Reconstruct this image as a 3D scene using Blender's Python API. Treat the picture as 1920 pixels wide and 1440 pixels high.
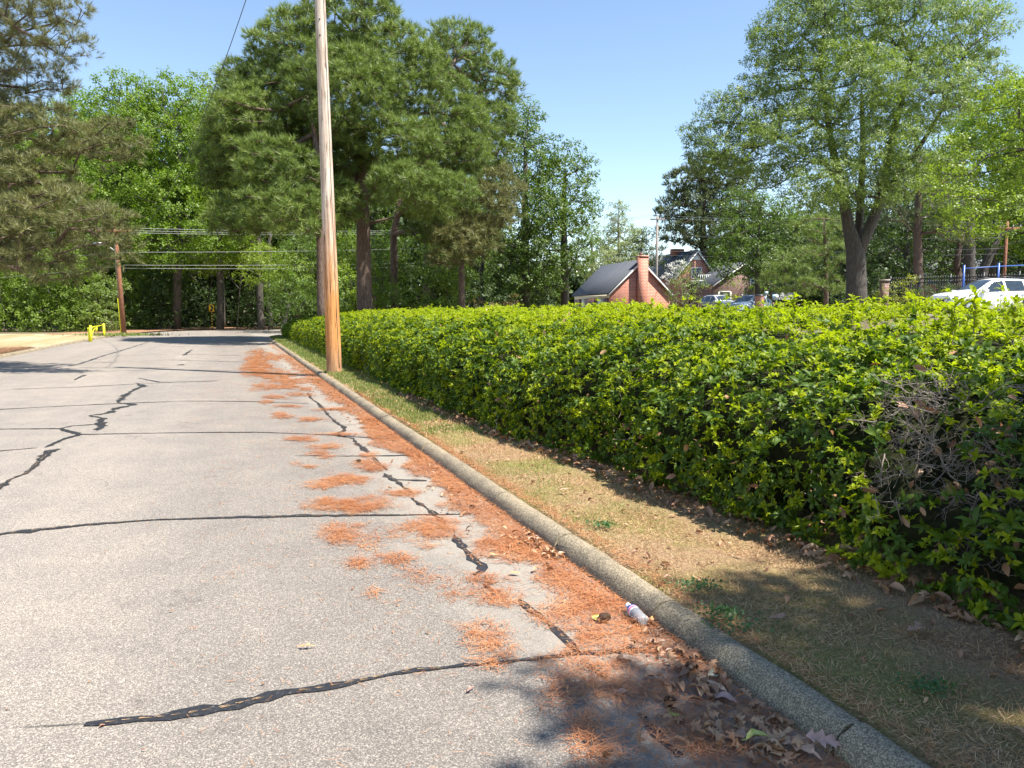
import bpy, math, random
import numpy as np
from mathutils import Vector, Matrix

# ------------------------------------------------------------------ camera, sky, sun, exposure
scn = bpy.context.scene
for o in list(bpy.data.objects): bpy.data.objects.remove(o)
COL = scn.collection
F = 1420.0; EYE = 1.55; TP = 135.0 / 1420.0; PITCH = math.atan(TP)
cam = bpy.data.cameras.new('camera'); cam.sensor_width = 36; cam.lens = 36 * F / 1920
cam.clip_start = 0.05; cam.clip_end = 3000
camo = bpy.data.objects.new('camera', cam); COL.objects.link(camo)
camo.location = (0, 0, EYE); camo.rotation_euler = (math.pi / 2 - PITCH, 0, 0)
scn.camera = camo
scn.render.resolution_x = 1024; scn.render.resolution_y = 768
SUN_EL = math.radians(59); SUN_H = Vector((0.90, -0.43)).normalized()
SUN = Vector((SUN_H.x * math.cos(SUN_EL), SUN_H.y * math.cos(SUN_EL), math.sin(SUN_EL)))
w = bpy.data.worlds.new('World'); scn.world = w; w.use_nodes = True
nt = w.node_tree; bg = nt.nodes['Background']
sky = nt.nodes.new('ShaderNodeTexSky'); sky.sky_type = 'NISHITA'; sky.sun_disc = False
sky.sun_elevation = SUN_EL; sky.sun_rotation = math.atan2(SUN.x, SUN.y)
sky.air_density = 1.0; sky.dust_density = 0.0; sky.ozone_density = 0.7; sky.altitude = 100
nt.links.new(sky.outputs[0], bg.inputs[0]); bg.inputs[1].default_value = 0.098
sl = bpy.data.lights.new('sun', 'SUN'); sl.energy = 4.8; sl.angle = math.radians(0.53); sl.color = (1, 0.955, 0.88)
so = bpy.data.objects.new('sun', sl); COL.objects.link(so)
so.rotation_euler = (-SUN).to_track_quat('-Z', 'Y').to_euler()
scn.view_settings.view_transform = 'Standard'; scn.view_settings.look = 'None'
scn.view_settings.exposure = 1.3; scn.view_settings.gamma = 1
scn.cycles.transparent_max_bounces = 8
scn.cycles.max_bounces = 6; scn.cycles.diffuse_bounces = 3; scn.cycles.transmission_bounces = 4

rng = np.random.default_rng(11); random.seed(5)

def ray(px, py):
    cp, sp = math.cos(PITCH), math.sin(PITCH); a = (720 - py) / F
    return np.array([(px - 960) / F, cp + a * sp, -sp + a * cp])
def W(px, py, Y):
    r = ray(px, py); return np.array([0, 0, EYE]) + r * (Y / r[1])
def G(px, py, z=0.0):
    r = ray(px, py); return np.array([0, 0, EYE]) + r * ((z - EYE) / r[2])

# ------------------------------------------------------------------ materials
def new_mat(name):
    m = bpy.data.materials.new(name); m.use_nodes = True
    t = m.node_tree; b = t.nodes['Principled BSDF']; return m, t, b
def noise(t, scale, detail=4, rough=0.55, coord=None, stretch=None, dist=0):
    n = t.nodes.new('ShaderNodeTexNoise'); n.inputs['Scale'].default_value = scale
    n.inputs['Detail'].default_value = detail; n.inputs['Roughness'].default_value = rough
    n.inputs['Distortion'].default_value = dist
    if coord is None:
        tc = t.nodes.new('ShaderNodeTexCoord'); coord = tc.outputs['Object']
    if stretch:
        mp = t.nodes.new('ShaderNodeMapping'); mp.inputs['Scale'].default_value = stretch
        t.links.new(coord, mp.inputs[0]); coord = mp.outputs[0]
    t.links.new(coord, n.inputs['Vector']); return n
def ramp(t, src, stops):
    r = t.nodes.new('ShaderNodeValToRGB'); e = r.color_ramp.elements
    while len(e) < len(stops): e.new(0.5)
    for el, (p, c) in zip(e, stops):
        el.position = p; el.color = (*c, 1) if len(c) == 3 else c
    t.links.new(src, r.inputs[0]); return r
def mixc(t, f, a, b, mode='MIX'):
    m = t.nodes.new('ShaderNodeMix'); m.data_type = 'RGBA'; m.blend_type = mode
    for sock, v in ((m.inputs[0], f), (m.inputs[6], a), (m.inputs[7], b)):
        if hasattr(v, 'links'): t.links.new(v, sock)
        elif isinstance(v, (int, float)): sock.default_value = v
        else: sock.default_value = (*v, 1)
    return m.outputs[2]
def bump(t, b, src, strength, dist):
    n = t.nodes.new('ShaderNodeBump'); n.inputs['Strength'].default_value = strength
    n.inputs['Distance'].default_value = dist
    t.links.new(src, n.inputs['Height']); t.links.new(n.outputs[0], b.inputs['Normal']); return n
def simple(name, col, rough=0.6, metal=0, nscale=8, var=0.25, bmp=0.0, spec=0.5, stretch=None):
    m, t, b = new_mat(name); n = noise(t, nscale, stretch=stretch)
    lo = tuple(c * (1 - var) for c in col); hi = tuple(min(1, c * (1 + var)) for c in col)
    r = ramp(t, n.outputs[0], [(0.3, lo), (0.7, hi)]); t.links.new(r.outputs[0], b.inputs['Base Color'])
    b.inputs['Roughness'].default_value = rough; b.inputs['Metallic'].default_value = metal
    b.inputs['Specular IOR Level'].default_value = spec
    if bmp: bump(t, b, n.outputs[0], bmp, 0.02)
    return m
def leaf_mat(name, cols, trans=0.45, rough=0.42, clump=0.6, spec=0.45, patch=None, transboost=(1.25, 1.35, 0.6)):
    """cols: dark, mid, light ; hue varies leaf by leaf and branch by branch"""
    m, t, b = new_mat(name)
    g = t.nodes.new('ShaderNodeNewGeometry'); n = noise(t, clump, 2)
    ma = t.nodes.new('ShaderNodeMath'); ma.operation = 'MULTIPLY_ADD'
    t.links.new(g.outputs['Random Per Island'], ma.inputs[0]); ma.inputs[1].default_value = 0.42
    mb = t.nodes.new('ShaderNodeMath'); mb.operation = 'MULTIPLY'; t.links.new(n.outputs[0], mb.inputs[0]); mb.inputs[1].default_value = 0.62
    t.links.new(mb.outputs[0], ma.inputs[2])
    r = ramp(t, ma.outputs[0], [(0.12, cols[0]), (0.5, cols[1]), (0.92, cols[2])])
    t.links.new(r.outputs[0], b.inputs['Base Color'])
    b.inputs['Roughness'].default_value = rough; b.inputs['Specular IOR Level'].default_value = spec
    tr = t.nodes.new('ShaderNodeBsdfTranslucent'); ms = t.nodes.new('ShaderNodeMixShader')
    tc = mixc(t, 1.0, r.outputs[0], transboost, 'MULTIPLY'); t.links.new(tc, tr.inputs[0])
    ms.inputs[0].default_value = trans; t.links.new(b.outputs[0], ms.inputs[1]); t.links.new(tr.outputs[0], ms.inputs[2])
    t.links.new(ms.outputs[0], t.nodes['Material Output'].inputs[0]); return m
def bark_mat(name, a, b_, sc=6):
    m, t, b = new_mat(name); n = noise(t, sc, 5, 0.65, stretch=(3, 3, 0.6))
    r = ramp(t, n.outputs[0], [(0.32, a), (0.68, b_)]); t.links.new(r.outputs[0], b.inputs['Base Color'])
    b.inputs['Roughness'].default_value = 0.9; bump(t, b, n.outputs[0], 0.9, 0.05); return m

M = {}
# asphalt: pale worn binder with light aggregate
def asphalt():
    m, t, b = new_mat('asphalt'); tc = t.nodes.new('ShaderNodeTexCoord'); co = tc.outputs['Object']
    v = t.nodes.new('ShaderNodeTexVoronoi'); v.inputs['Scale'].default_value = 215; t.links.new(co, v.inputs['Vector'])
    sp = t.nodes.new('ShaderNodeSeparateColor'); t.links.new(v.outputs['Color'], sp.inputs[0])
    r = ramp(t, sp.outputs[0], [(0.0, (0.132, 0.119, 0.107)), (0.42, (0.192, 0.172, 0.152)), (0.75, (0.27, 0.242, 0.212)), (1.0, (0.43, 0.385, 0.335))])
    v2 = t.nodes.new('ShaderNodeTexVoronoi'); v2.inputs['Scale'].default_value = 330; t.links.new(co, v2.inputs['Vector'])
    s2 = t.nodes.new('ShaderNodeSeparateColor'); t.links.new(v2.outputs['Color'], s2.inputs[0])
    r2 = ramp(t, s2.outputs[0], [(0.0, (0.72, 0.72, 0.72)), (1, (1.25, 1.22, 1.18))])
    c = mixc(t, 1.0, r.outputs[0], r2.outputs[0], 'MULTIPLY')
    # wheel tracks run along the street (-20.3 deg)
    mp = t.nodes.new('ShaderNodeMapping'); mp.vector_type = 'POINT'; mp.inputs['Rotation'].default_value = (0, 0, math.radians(-20.3))
    t.links.new(co, mp.inputs[0])
    n1 = noise(t, 1.0, 4, 0.6, coord=mp.outputs[0], stretch=(0.75, 0.09, 1)); r1 = ramp(t, n1.outputs[0], [(0.28, (0.84, 0.84, 0.85)), (0.72, (1.12, 1.10, 1.07))])
    c = mixc(t, 1.0, c, r1.outputs[0], 'MULTIPLY')
    n3 = noise(t, 1.7, 6, 0.65, coord=co); r3 = ramp(t, n3.outputs[0], [(0.3, (0.87, 0.87, 0.88)), (0.7, (1.1, 1.09, 1.06))])
    c = mixc(t, 1.0, c, r3.outputs[0], 'MULTIPLY')
    sxyz = t.nodes.new('ShaderNodeSeparateXYZ'); t.links.new(mp.outputs[0], sxyz.inputs[0])
    # silt washed along the gutter
    K = (K0[0] * TN[0] + K0[1] * TN[1])
    md = t.nodes.new('ShaderNodeMath'); md.operation = 'SUBTRACT'; md.inputs[0].default_value = K; t.links.new(sxyz.outputs[0], md.inputs[1])
    n4 = noise(t, 1.3, 5, 0.6, coord=mp.outputs[0], stretch=(1, 0.5, 1))
    ad = t.nodes.new('ShaderNodeMath'); ad.operation = 'MULTIPLY_ADD'; t.links.new(n4.outputs[0], ad.inputs[0]); ad.inputs[1].default_value = -1.6; t.links.new(md.outputs[0], ad.inputs[2])
    rs = ramp(t, ad.outputs[0], [(0.0, (1, 1, 1)), (0.3, (0, 0, 0))])
    # map: silt where (d - 1.6*noise) < ~0
    ms_ = t.nodes.new('ShaderNodeMapRange'); t.links.new(ad.outputs[0], ms_.inputs[0]); ms_.inputs[1].default_value = -0.35; ms_.inputs[2].default_value = 0.05; ms_.inputs[3].default_value = 0.55; ms_.inputs[4].default_value = 0.0
    c = mixc(t, ms_.outputs[0], c, (0.36, 0.32, 0.265))
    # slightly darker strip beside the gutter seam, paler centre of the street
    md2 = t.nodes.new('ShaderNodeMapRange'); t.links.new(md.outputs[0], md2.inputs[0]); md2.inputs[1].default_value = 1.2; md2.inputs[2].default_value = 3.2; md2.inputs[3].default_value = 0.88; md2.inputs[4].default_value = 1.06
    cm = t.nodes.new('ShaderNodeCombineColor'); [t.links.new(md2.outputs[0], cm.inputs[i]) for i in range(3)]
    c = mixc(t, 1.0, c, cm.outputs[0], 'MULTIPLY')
    # small oil drips and worn spots, a few hairline cracks
    n5 = noise(t, 0.9, 2, 0.4, coord=co); n6 = noise(t, 7.0, 3, 0.6, coord=co); mu = t.nodes.new('ShaderNodeMath'); mu.operation = 'MULTIPLY'; t.links.new(n5.outputs[0], mu.inputs[0]); t.links.new(n6.outputs[0], mu.inputs[1])
    r5 = ramp(t, mu.outputs[0], [(0.36, (1, 1, 1)), (0.46, (0.78, 0.77, 0.78))]); c = mixc(t, 1.0, c, r5.outputs[0], 'MULTIPLY')
    vc = t.nodes.new('ShaderNodeTexVoronoi'); vc.feature = 'DISTANCE_TO_EDGE'; vc.inputs['Scale'].default_value = 0.55; nd = noise(t, 3.0, 5, 0.7, coord=co)
    vm = t.nodes.new('ShaderNodeVectorMath'); vm.operation = 'MULTIPLY_ADD'; t.links.new(nd.outputs['Color'], vm.inputs[0]); vm.inputs[1].default_value = (0.5, 0.5, 0); t.links.new(co, vm.inputs[2]); t.links.new(vm.outputs[0], vc.inputs['Vector'])
    rc = ramp(t, vc.outputs['Distance'], [(0.0, (0.55, 0.53, 0.5)), (0.004, (1, 1, 1))]); nm = noise(t, 0.35, 2, 0.5, coord=co); rm = ramp(t, nm.outputs[0], [(0.56, (0, 0, 0)), (0.62, (1, 1, 1))])
    c = mixc(t, rm.outputs[0], c, mixc(t, 1.0, c, rc.outputs[0], 'MULTIPLY'))
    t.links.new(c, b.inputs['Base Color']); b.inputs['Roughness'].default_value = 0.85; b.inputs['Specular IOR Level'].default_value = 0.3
    bump(t, b, sp.outputs[0], 0.45, 0.004); return m

def verge_mat():
    m, t, b = new_mat('thatch_soil'); tc = t.nodes.new('ShaderNodeTexCoord'); co = tc.outputs['Object']
    n = noise(t, 46, 6, 0.75, coord=co, dist=1.5); r = ramp(t, n.outputs[0], [(0.25, (0.09, 0.048, 0.024)), (0.47, (0.29, 0.175, 0.09)), (0.74, (0.62, 0.44, 0.25))])
    n2 = noise(t, 1.1, 4, 0.6, coord=co); r2 = ramp(t, n2.outputs[0], [(0.42, (0, 0, 0)), (0.62, (1, 1, 1))])
    c = mixc(t, r2.outputs[0], r.outputs[0], mixc(t, 1.0, r.outputs[0], (0.72, 0.98, 0.5), 'MULTIPLY'))
    t.links.new(c, b.inputs['Base Color']); b.inputs['Roughness'].default_value = 0.95; bump(t, b, n.outputs[0], 0.9, 0.025); return m
def drylawn_mat():
    m, t, b = new_mat('dry_lawn'); tc = t.nodes.new('ShaderNodeTexCoord'); co = tc.outputs['Object']
    mp = t.nodes.new('ShaderNodeMapping'); mp.inputs['Rotation'].default_value = (0, 0, math.radians(-20.3)); t.links.new(co, mp.inputs[0])
    n = noise(t, 0.5, 5, 0.6, coord=mp.outputs[0], stretch=(1.2, 0.18, 1)); r = ramp(t, n.outputs[0], [(0.3, (0.24, 0.19, 0.075)), (0.5, (0.33, 0.26, 0.13)), (0.62, (0.44, 0.36, 0.22)), (0.75, (0.30, 0.25, 0.1))])
    n2 = noise(t, 22, 5, 0.7, coord=co); r2 = ramp(t, n2.outputs[0], [(0.3, (0.7, 0.7, 0.7)), (0.7, (1.2, 1.2, 1.2))])
    t.links.new(mixc(t, 1.0, r.outputs[0], r2.outputs[0], 'MULTIPLY'), b.inputs['Base Color']); b.inputs['Roughness'].default_value = 0.95; bump(t, b, n2.outputs[0], 0.6, 0.03); return m
def ground_mat():
    m, t, b = new_mat('forest_floor'); tc = t.nodes.new('ShaderNodeTexCoord'); co = tc.outputs['Object']
    n = noise(t, 1.2, 8, 0.7, coord=co); r = ramp(t, n.outputs[0], [(0.3, (0.06, 0.05, 0.025)), (0.5, (0.13, 0.09, 0.05)), (0.7, (0.09, 0.12, 0.04))])
    t.links.new(r.outputs[0], b.inputs['Base Color']); b.inputs['Roughness'].default_value = 0.95; return m
def straw_bank_mat():
    m, t, b = new_mat('pine_straw_bank'); n = noise(t, 5, 8, 0.75, stretch=(1, 3, 1)); r = ramp(t, n.outputs[0], [(0.3, (0.10, 0.05, 0.03)), (0.5, (0.30, 0.15, 0.08)), (0.7, (0.42, 0.27, 0.17))])
    t.links.new(r.outputs[0], b.inputs['Base Color']); b.inputs['Roughness'].default_value = 0.95; bump(t, b, n.outputs[0], 0.8, 0.06); return m
def kerb_mat():
    m, t, b = new_mat('kerb_concrete'); tc = t.nodes.new('ShaderNodeTexCoord'); co = tc.outputs['Object']
    v = t.nodes.new('ShaderNodeTexVoronoi'); v.inputs['Scale'].default_value = 210; t.links.new(co, v.inputs['Vector'])
    sp = t.nodes.new('ShaderNodeSeparateColor'); t.links.new(v.outputs['Color'], sp.inputs[0])
    r = ramp(t, sp.outputs[0], [(0.0, (0.11, 0.092, 0.066)), (0.5, (0.21, 0.178, 0.132)), (1, (0.42, 0.36, 0.27))])
    n = noise(t, 2.2, 6, 0.7, coord=co); r2 = ramp(t, n.outputs[0], [(0.3, (0.62, 0.60, 0.54)), (0.50, (1.05, 0.99, 0.88)), (0.66, (1.22, 1.14, 0.97))])
    t.links.new(mixc(t, 1.0, r.outputs[0], r2.outputs[0], 'MULTIPLY'), b.inputs['Base Color']); b.inputs['Roughness'].default_value = 0.9
    n3 = noise(t, 30, 4, 0.7, coord=co); bump(t, b, n3.outputs[0], 0.5, 0.012); return m
def tar_mat():
    m, t, b = new_mat('tar_sealant'); n = noise(t, 60, 5, 0.7); r = ramp(t, n.outputs[0], [(0.35, (0.014, 0.014, 0.016)), (0.60, (0.028, 0.027, 0.028)), (0.70, (0.15, 0.135, 0.12))])
    t.links.new(r.outputs[0], b.inputs['Base Color']); b.inputs['Roughness'].default_value = 0.5; bump(t, b, n.outputs[0], 0.3, 0.004); return m
def brick_mat(name, c1, c2, mortar, scale=1.0):
    m, t, b = new_mat(name); tc = t.nodes.new('ShaderNodeTexCoord'); s = t.nodes.new('ShaderNodeSeparateXYZ'); t.links.new(tc.outputs['Object'], s.inputs[0])
    ad = t.nodes.new('ShaderNodeMath'); ad.operation = 'ADD'; t.links.new(s.outputs[0], ad.inputs[0]); t.links.new(s.outputs[1], ad.inputs[1])
    cb = t.nodes.new('ShaderNodeCombineXYZ'); t.links.new(ad.outputs[0], cb.inputs[0]); t.links.new(s.outputs[2], cb.inputs[1])
    br = t.nodes.new('ShaderNodeTexBrick'); t.links.new(cb.outputs[0], br.inputs['Vector'])
    br.inputs['Scale'].default_value = scale; br.inputs['Brick Width'].default_value = 0.42; br.inputs['Row Height'].default_value = 0.17
    br.inputs['Mortar Size'].default_value = 0.02; br.inputs['Color1'].default_value = (*c1, 1); br.inputs['Color2'].default_value = (*c2, 1); br.inputs['Mortar'].default_value = (*mortar, 1)
    n = noise(t, 1.5, 5); r = ramp(t, n.outputs[0], [(0.3, (0.85, 0.85, 0.85)), (0.7, (1.12, 1.1, 1.08))])
    t.links.new(mixc(t, 1.0, br.outputs[0], r.outputs[0], 'MULTIPLY'), b.inputs['Base Color']); b.inputs['Roughness'].default_value = 0.85; return m
def shingle_mat(name, col):
    m, t, b = new_mat(name); n = noise(t, 9, 6, 0.7, stretch=(1, 1, 3)); r = ramp(t, n.outputs[0], [(0.3, tuple(c * .75 for c in col)), (0.7, tuple(c * 1.3 for c in col))])
    t.links.new(r.outputs[0], b.inputs['Base Color']); b.inputs['Roughness'].default_value = 0.85; bump(t, b, n.outputs[0], 0.4, 0.02); return m
def pole_mat():
    m, t, b = new_mat('weathered_pole_wood'); tc = t.nodes.new('ShaderNodeTexCoord'); co = tc.outputs['Object']
    n = noise(t, 9, 8, 0.75, coord=co, stretch=(2.0, 2.0, 0.10)); n2 = noise(t, 3, 5, 0.6, coord=co, stretch=(2, 2, 0.35))
    low = ramp(t, n.outputs[0], [(0.3, (0.22, 0.075, 0.02)), (0.45, (0.50, 0.20, 0.05)), (0.6, (0.66, 0.33, 0.11)), (0.75, (0.72, 0.47, 0.24))])
    high = ramp(t, n.outputs[0], [(0.32, (0.22, 0.14, 0.095)), (0.45, (0.44, 0.33, 0.25)), (0.6, (0.62, 0.54, 0.45))])
    s = t.nodes.new('ShaderNodeSeparateXYZ'); t.links.new(co, s.inputs[0])
    ad = t.nodes.new('ShaderNodeMath'); ad.operation = 'MULTIPLY_ADD'; t.links.new(n2.outputs[0], ad.inputs[0]); ad.inputs[1].default_value = 3.0; t.links.new(s.outputs[2], ad.inputs[2])
    mr = t.nodes.new('ShaderNodeMapRange'); t.links.new(ad.outputs[0], mr.inputs[0]); mr.inputs[1].default_value = 3.2; mr.inputs[2].default_value = 5.6
    c = mixc(t, mr.outputs[0], low.outputs[0], high.outputs[0])
    # dirt splash at the foot
    mr2 = t.nodes.new('ShaderNodeMapRange'); t.links.new(s.outputs[2], mr2.inputs[0]); mr2.inputs[1].default_value = 0.15; mr2.inputs[2].default_value = 0.75; mr2.inputs[3].default_value = 0.65; mr2.inputs[4].default_value = 0
    c = mixc(t, mr2.outputs[0], c, (0.34, 0.22, 0.14))
    n4 = noise(t, 12, 4, 0.6, coord=co, stretch=(2.4, 2.4, 0.12)); r4 = ramp(t, n4.outputs[0], [(0.36, (0.28, 0.2, 0.16)), (0.43, (1, 1, 1))])
    c = mixc(t, 1.0, c, r4.outputs[0], 'MULTIPLY')
    t.links.new(c, b.inputs['Base Color']); b.inputs['Roughness'].default_value = 0.75; bump(t, b, n.outputs[0], 0.8, 0.02); return m

# ------------------------------------------------------------------ street frame: s along the kerb, d to its right
K0 = np.array([1.10, 2.57]); TT = np.array([-0.347, 0.938]); TT = TT / np.linalg.norm(TT); TN = np.array([TT[1], -TT[0]])
def SD(s, d, z=0.0): p = K0 + TT * s + TN * d; return np.array([p[0], p[1], z])

M['asphalt'] = asphalt(); M['verge'] = verge_mat(); M['drylawn'] = drylawn_mat(); M['ground'] = ground_mat(); M['bank'] = straw_bank_mat()
M['kerb'] = kerb_mat(); M['tar'] = tar_mat(); M['polewood'] = pole_mat()
M['polebrown'] = bark_mat('brown_pole_wood', (0.17, 0.065, 0.035), (0.33, 0.15, 0.08), 8)
M['polegrey'] = bark_mat('grey_pole_wood', (0.22, 0.19, 0.16), (0.42, 0.36, 0.3), 8)
M['bark_pine'] = bark_mat('pine_bark', (0.055, 0.035, 0.026), (0.20, 0.135, 0.10))
M['bark_grey'] = bark_mat('grey_bark', (0.035, 0.03, 0.025), (0.115, 0.096, 0.08))
M['bark_pale'] = bark_mat('pale_bark', (0.10, 0.085, 0.07), (0.26, 0.22, 0.18))
M['twig'] = bark_mat('bare_twig', (0.20, 0.16, 0.13), (0.50, 0.42, 0.34), 30)
M['hedge'] = leaf_mat('hedge_leaf', [(0.17, 0.24, 0.008), (0.31, 0.375, 0.010), (0.45, 0.46, 0.018)], 0.48, 0.5, 1.0, 0.3)
M['hedge_old_shade'] = leaf_mat('old_shade_hedge_leaf', [(0.035, 0.07, 0.008), (0.07, 0.125, 0.010), (0.13, 0.19, 0.015)], 0.3, 0.5, 1.0, 0.3)  # old leaf green, also carrying the shade of the hedge front
M['core'] = simple('hedge_core', (0.022, 0.024, 0.010), 1.0, nscale=14, var=0.5, spec=0.1)  # near-black, the shade inside the hedge put into colour
M['needle_a'] = leaf_mat('pine_needle_green', [(0.075, 0.115, 0.03), (0.16, 0.22, 0.05), (0.30, 0.37, 0.09)], 0.32, 0.45, 0.35, 0.4, transboost=(1.15, 1.2, 0.7))
M['needle_b'] = leaf_mat('pine_needle_olive', [(0.085, 0.095, 0.04), (0.165, 0.175, 0.065), (0.30, 0.29, 0.115)], 0.3, 0.5, 0.35, 0.35, transboost=(1.15, 1.1, 0.7))
M['needle_c'] = leaf_mat('pine_needle_dark', [(0.06, 0.082, 0.034), (0.12, 0.15, 0.06), (0.20, 0.24, 0.095)], 0.3, 0.5, 0.35, 0.35, transboost=(1.1, 1.1, 0.8))
M['leaf_spring'] = leaf_mat('spring_leaf', [(0.08, 0.14, 0.015), (0.155, 0.245, 0.025), (0.26, 0.35, 0.04)], 0.48, 0.45, 0.3)
M['leaf_mid'] = leaf_mat('mid_green_leaf', [(0.05, 0.092, 0.018), (0.105, 0.17, 0.03), (0.19, 0.25, 0.05)], 0.45, 0.45, 0.3)
M['leaf_oak'] = leaf_mat('willow_green_leaf', [(0.095, 0.14, 0.038), (0.185, 0.25, 0.065), (0.29, 0.36, 0.11)], 0.45, 0.45, 0.3)
M['leaf_lime'] = leaf_mat('lime_leaf', [(0.10, 0.15, 0.02), (0.21, 0.29, 0.035), (0.36, 0.42, 0.06)], 0.5, 0.45, 0.4)
M['leaf_dark'] = leaf_mat('dark_leaf', [(0.025, 0.048, 0.012), (0.052, 0.09, 0.02), (0.10, 0.145, 0.035)], 0.35, 0.5, 0.3)
M['leaf_kudzu'] = leaf_mat('vine_leaf', [(0.075, 0.125, 0.018), (0.155, 0.235, 0.028), (0.27, 0.35, 0.045)], 0.42, 0.5, 0.5)
M['leaf_pale'] = leaf_mat('pale_leaf', [(0.14, 0.18, 0.07), (0.26, 0.30, 0.13), (0.40, 0.42, 0.21)], 0.5, 0.5, 0.4)
M['leaf_yellow'] = leaf_mat('yellowish_leaf', [(0.12, 0.15, 0.02), (0.26, 0.28, 0.04), (0.42, 0.38, 0.07)], 0.45, 0.5, 0.6)
M['leaf_rusty'] = leaf_mat('rusty_leaf', [(0.08, 0.08, 0.025), (0.2, 0.14, 0.06), (0.32, 0.2, 0.1)], 0.35, 0.5, 1.0)
M['blossom'] = leaf_mat('white_blossom', [(0.6, 0.62, 0.5), (0.75, 0.75, 0.68), (0.85, 0.83, 0.78)], 0.3, 0.6, 1.0, transboost=(1, 1, 1))
M['grass'] = leaf_mat('grass_blade', [(0.07, 0.13, 0.025), (0.17, 0.22, 0.05), (0.36, 0.31, 0.13)], 0.35, 0.5, 1.2)
M['grass_dry'] = leaf_mat('dry_grass_blade', [(0.26, 0.14, 0.066), (0.50, 0.315, 0.16), (0.74, 0.54, 0.32)], 0.25, 0.6, 1.2, transboost=(1, 1, 1))
M['grass_dark'] = leaf_mat('clover', [(0.04, 0.09, 0.03), (0.07, 0.15, 0.05), (0.11, 0.2, 0.06)], 0.35, 0.5, 3)
M['straw'] = leaf_mat('fallen_pine_needle', [(0.22, 0.08, 0.035), (0.47, 0.18, 0.07), (0.68, 0.38, 0.18)], 0.12, 0.5, 2.0, 0.4, transboost=(1, 0.9, 0.8))
M['litter'] = leaf_mat('dead_leaf', [(0.13, 0.055, 0.028), (0.34, 0.17, 0.085), (0.62, 0.40, 0.22)], 0.15, 0.45, 3.0, 0.5, transboost=(1.1, 0.9, 0.7))
M['cone'] = simple('pine_cone', (0.10, 0.055, 0.032), 0.8, nscale=60, var=0.5)
M['brick'] = brick_mat('orange_red_brick', (0.52, 0.165, 0.095), (0.40, 0.115, 0.065), (0.55, 0.40, 0.32))
M['brick_dark'] = brick_mat('dark_shade_brick', (0.20, 0.10, 0.075), (0.15, 0.075, 0.055), (0.25, 0.2, 0.17))  # darker brick, the shade on wing and pillar put into its colour
M['shingle'] = shingle_mat('slate_shingle', (0.062, 0.067, 0.078)); M['shingle_light'] = shingle_mat('grey_shingle', (0.15, 0.16, 0.17))
M['trim'] = simple('white_trim', (0.76, 0.75, 0.70), 0.6, var=0.06); M['siding'] = simple('cream_siding', (0.78, 0.74, 0.60), 0.6, var=0.08, stretch=(1, 1, 8))
M['door_brown'] = simple('brown_door', (0.20, 0.095, 0.075), 0.6, var=0.12)
M['glass'] = simple('window_glass', (0.03, 0.04, 0.05), 0.08, var=0.3, spec=0.8)
M['black'] = simple('black_metal', (0.02, 0.02, 0.022), 0.45); M['blue'] = simple('blue_paint', (0.025, 0.085, 0.33), 0.4, var=0.1)
M['yellow'] = simple('yellow_paint', (0.86, 0.80, 0.02), 0.5, var=0.08); M['signyellow'] = simple('sign_yellow', (0.85, 0.50, 0.03), 0.45, var=0.06)
M['wire'] = simple('cable_aluminium', (0.30, 0.30, 0.30), 0.45, metal=0.3, var=0.1); M['steel'] = simple('galvanised_steel', (0.45, 0.46, 0.47), 0.4, metal=0.7, var=0.1)
M['wire_dark'] = simple('dark_cable', (0.05, 0.06, 0.06), 0.6)
M['white_paint'] = simple('white_car_paint', (0.82, 0.83, 0.85), 0.18, var=0.01, spec=0.7); M['silver_paint'] = simple('silver_car_paint', (0.42, 0.43, 0.45), 0.2, var=0.02, spec=0.7)
M['bluegrey_paint'] = simple('pale_blue_car_paint', (0.36, 0.44, 0.55), 0.2, var=0.02, spec=0.7)
M['tyre'] = simple('tyre_rubber', (0.02, 0.02, 0.02), 0.8); M['plastic_dark'] = simple('dark_plastic', (0.03, 0.03, 0.033), 0.4)
M['signboard'] = simple('navy_sign', (0.02, 0.025, 0.035), 0.5); M['sign_blue'] = simple('pale_blue_sign', (0.42, 0.58, 0.72), 0.5, var=0.12)
M['rust'] = simple('rusty_pink_plastic', (0.42, 0.22, 0.17), 0.5, var=0.3)
M['insul'] = simple('porcelain', (0.35, 0.33, 0.32), 0.2)
def plastic():
    m, t, b = new_mat('clear_plastic'); b.inputs['Base Color'].default_value = (0.88, 0.9, 0.93, 1); b.inputs['Roughness'].default_value = 0.12
    b.inputs['Transmission Weight'].default_value = 0.75; b.inputs['IOR'].default_value = 1.3; return m
M['clear'] = plastic(); M['capwhite'] = simple('white_cap', (0.85, 0.85, 0.83), 0.35, var=0.03)
def bottle_label():
    m, t, b = new_mat('bottle_wrap'); tc = t.nodes.new('ShaderNodeTexCoord'); s = t.nodes.new('ShaderNodeSeparateXYZ'); t.links.new(tc.outputs['Object'], s.inputs[0])
    n = noise(t, 45, 3, 0.5, coord=tc.outputs['Object']); ad = t.nodes.new('ShaderNodeMath'); ad.operation = 'MULTIPLY_ADD'
    t.links.new(n.outputs[0], ad.inputs[0]); ad.inputs[1].default_value = 0.016; t.links.new(s.outputs[2], ad.inputs[2])
    mr = t.nodes.new('ShaderNodeMapRange'); t.links.new(ad.outputs[0], mr.inputs[0]); mr.inputs[1].default_value = 0.102; mr.inputs[2].default_value = 0.150
    r = ramp(t, mr.outputs[0], [(0.0, (0.7, 0.72, 0.78)), (0.3, (0.75, 0.12, 0.25)), (0.5, (0.85, 0.55, 0.6)), (0.62, (0.05, 0.10, 0.5)), (1, (0.04, 0.07, 0.38))])
    r.color_ramp.interpolation = 'CONSTANT'; t.links.new(r.outputs[0], b.inputs['Base Color']); b.inputs['Roughness'].default_value = 0.3; return m
M['wrap'] = bottle_label()

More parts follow.
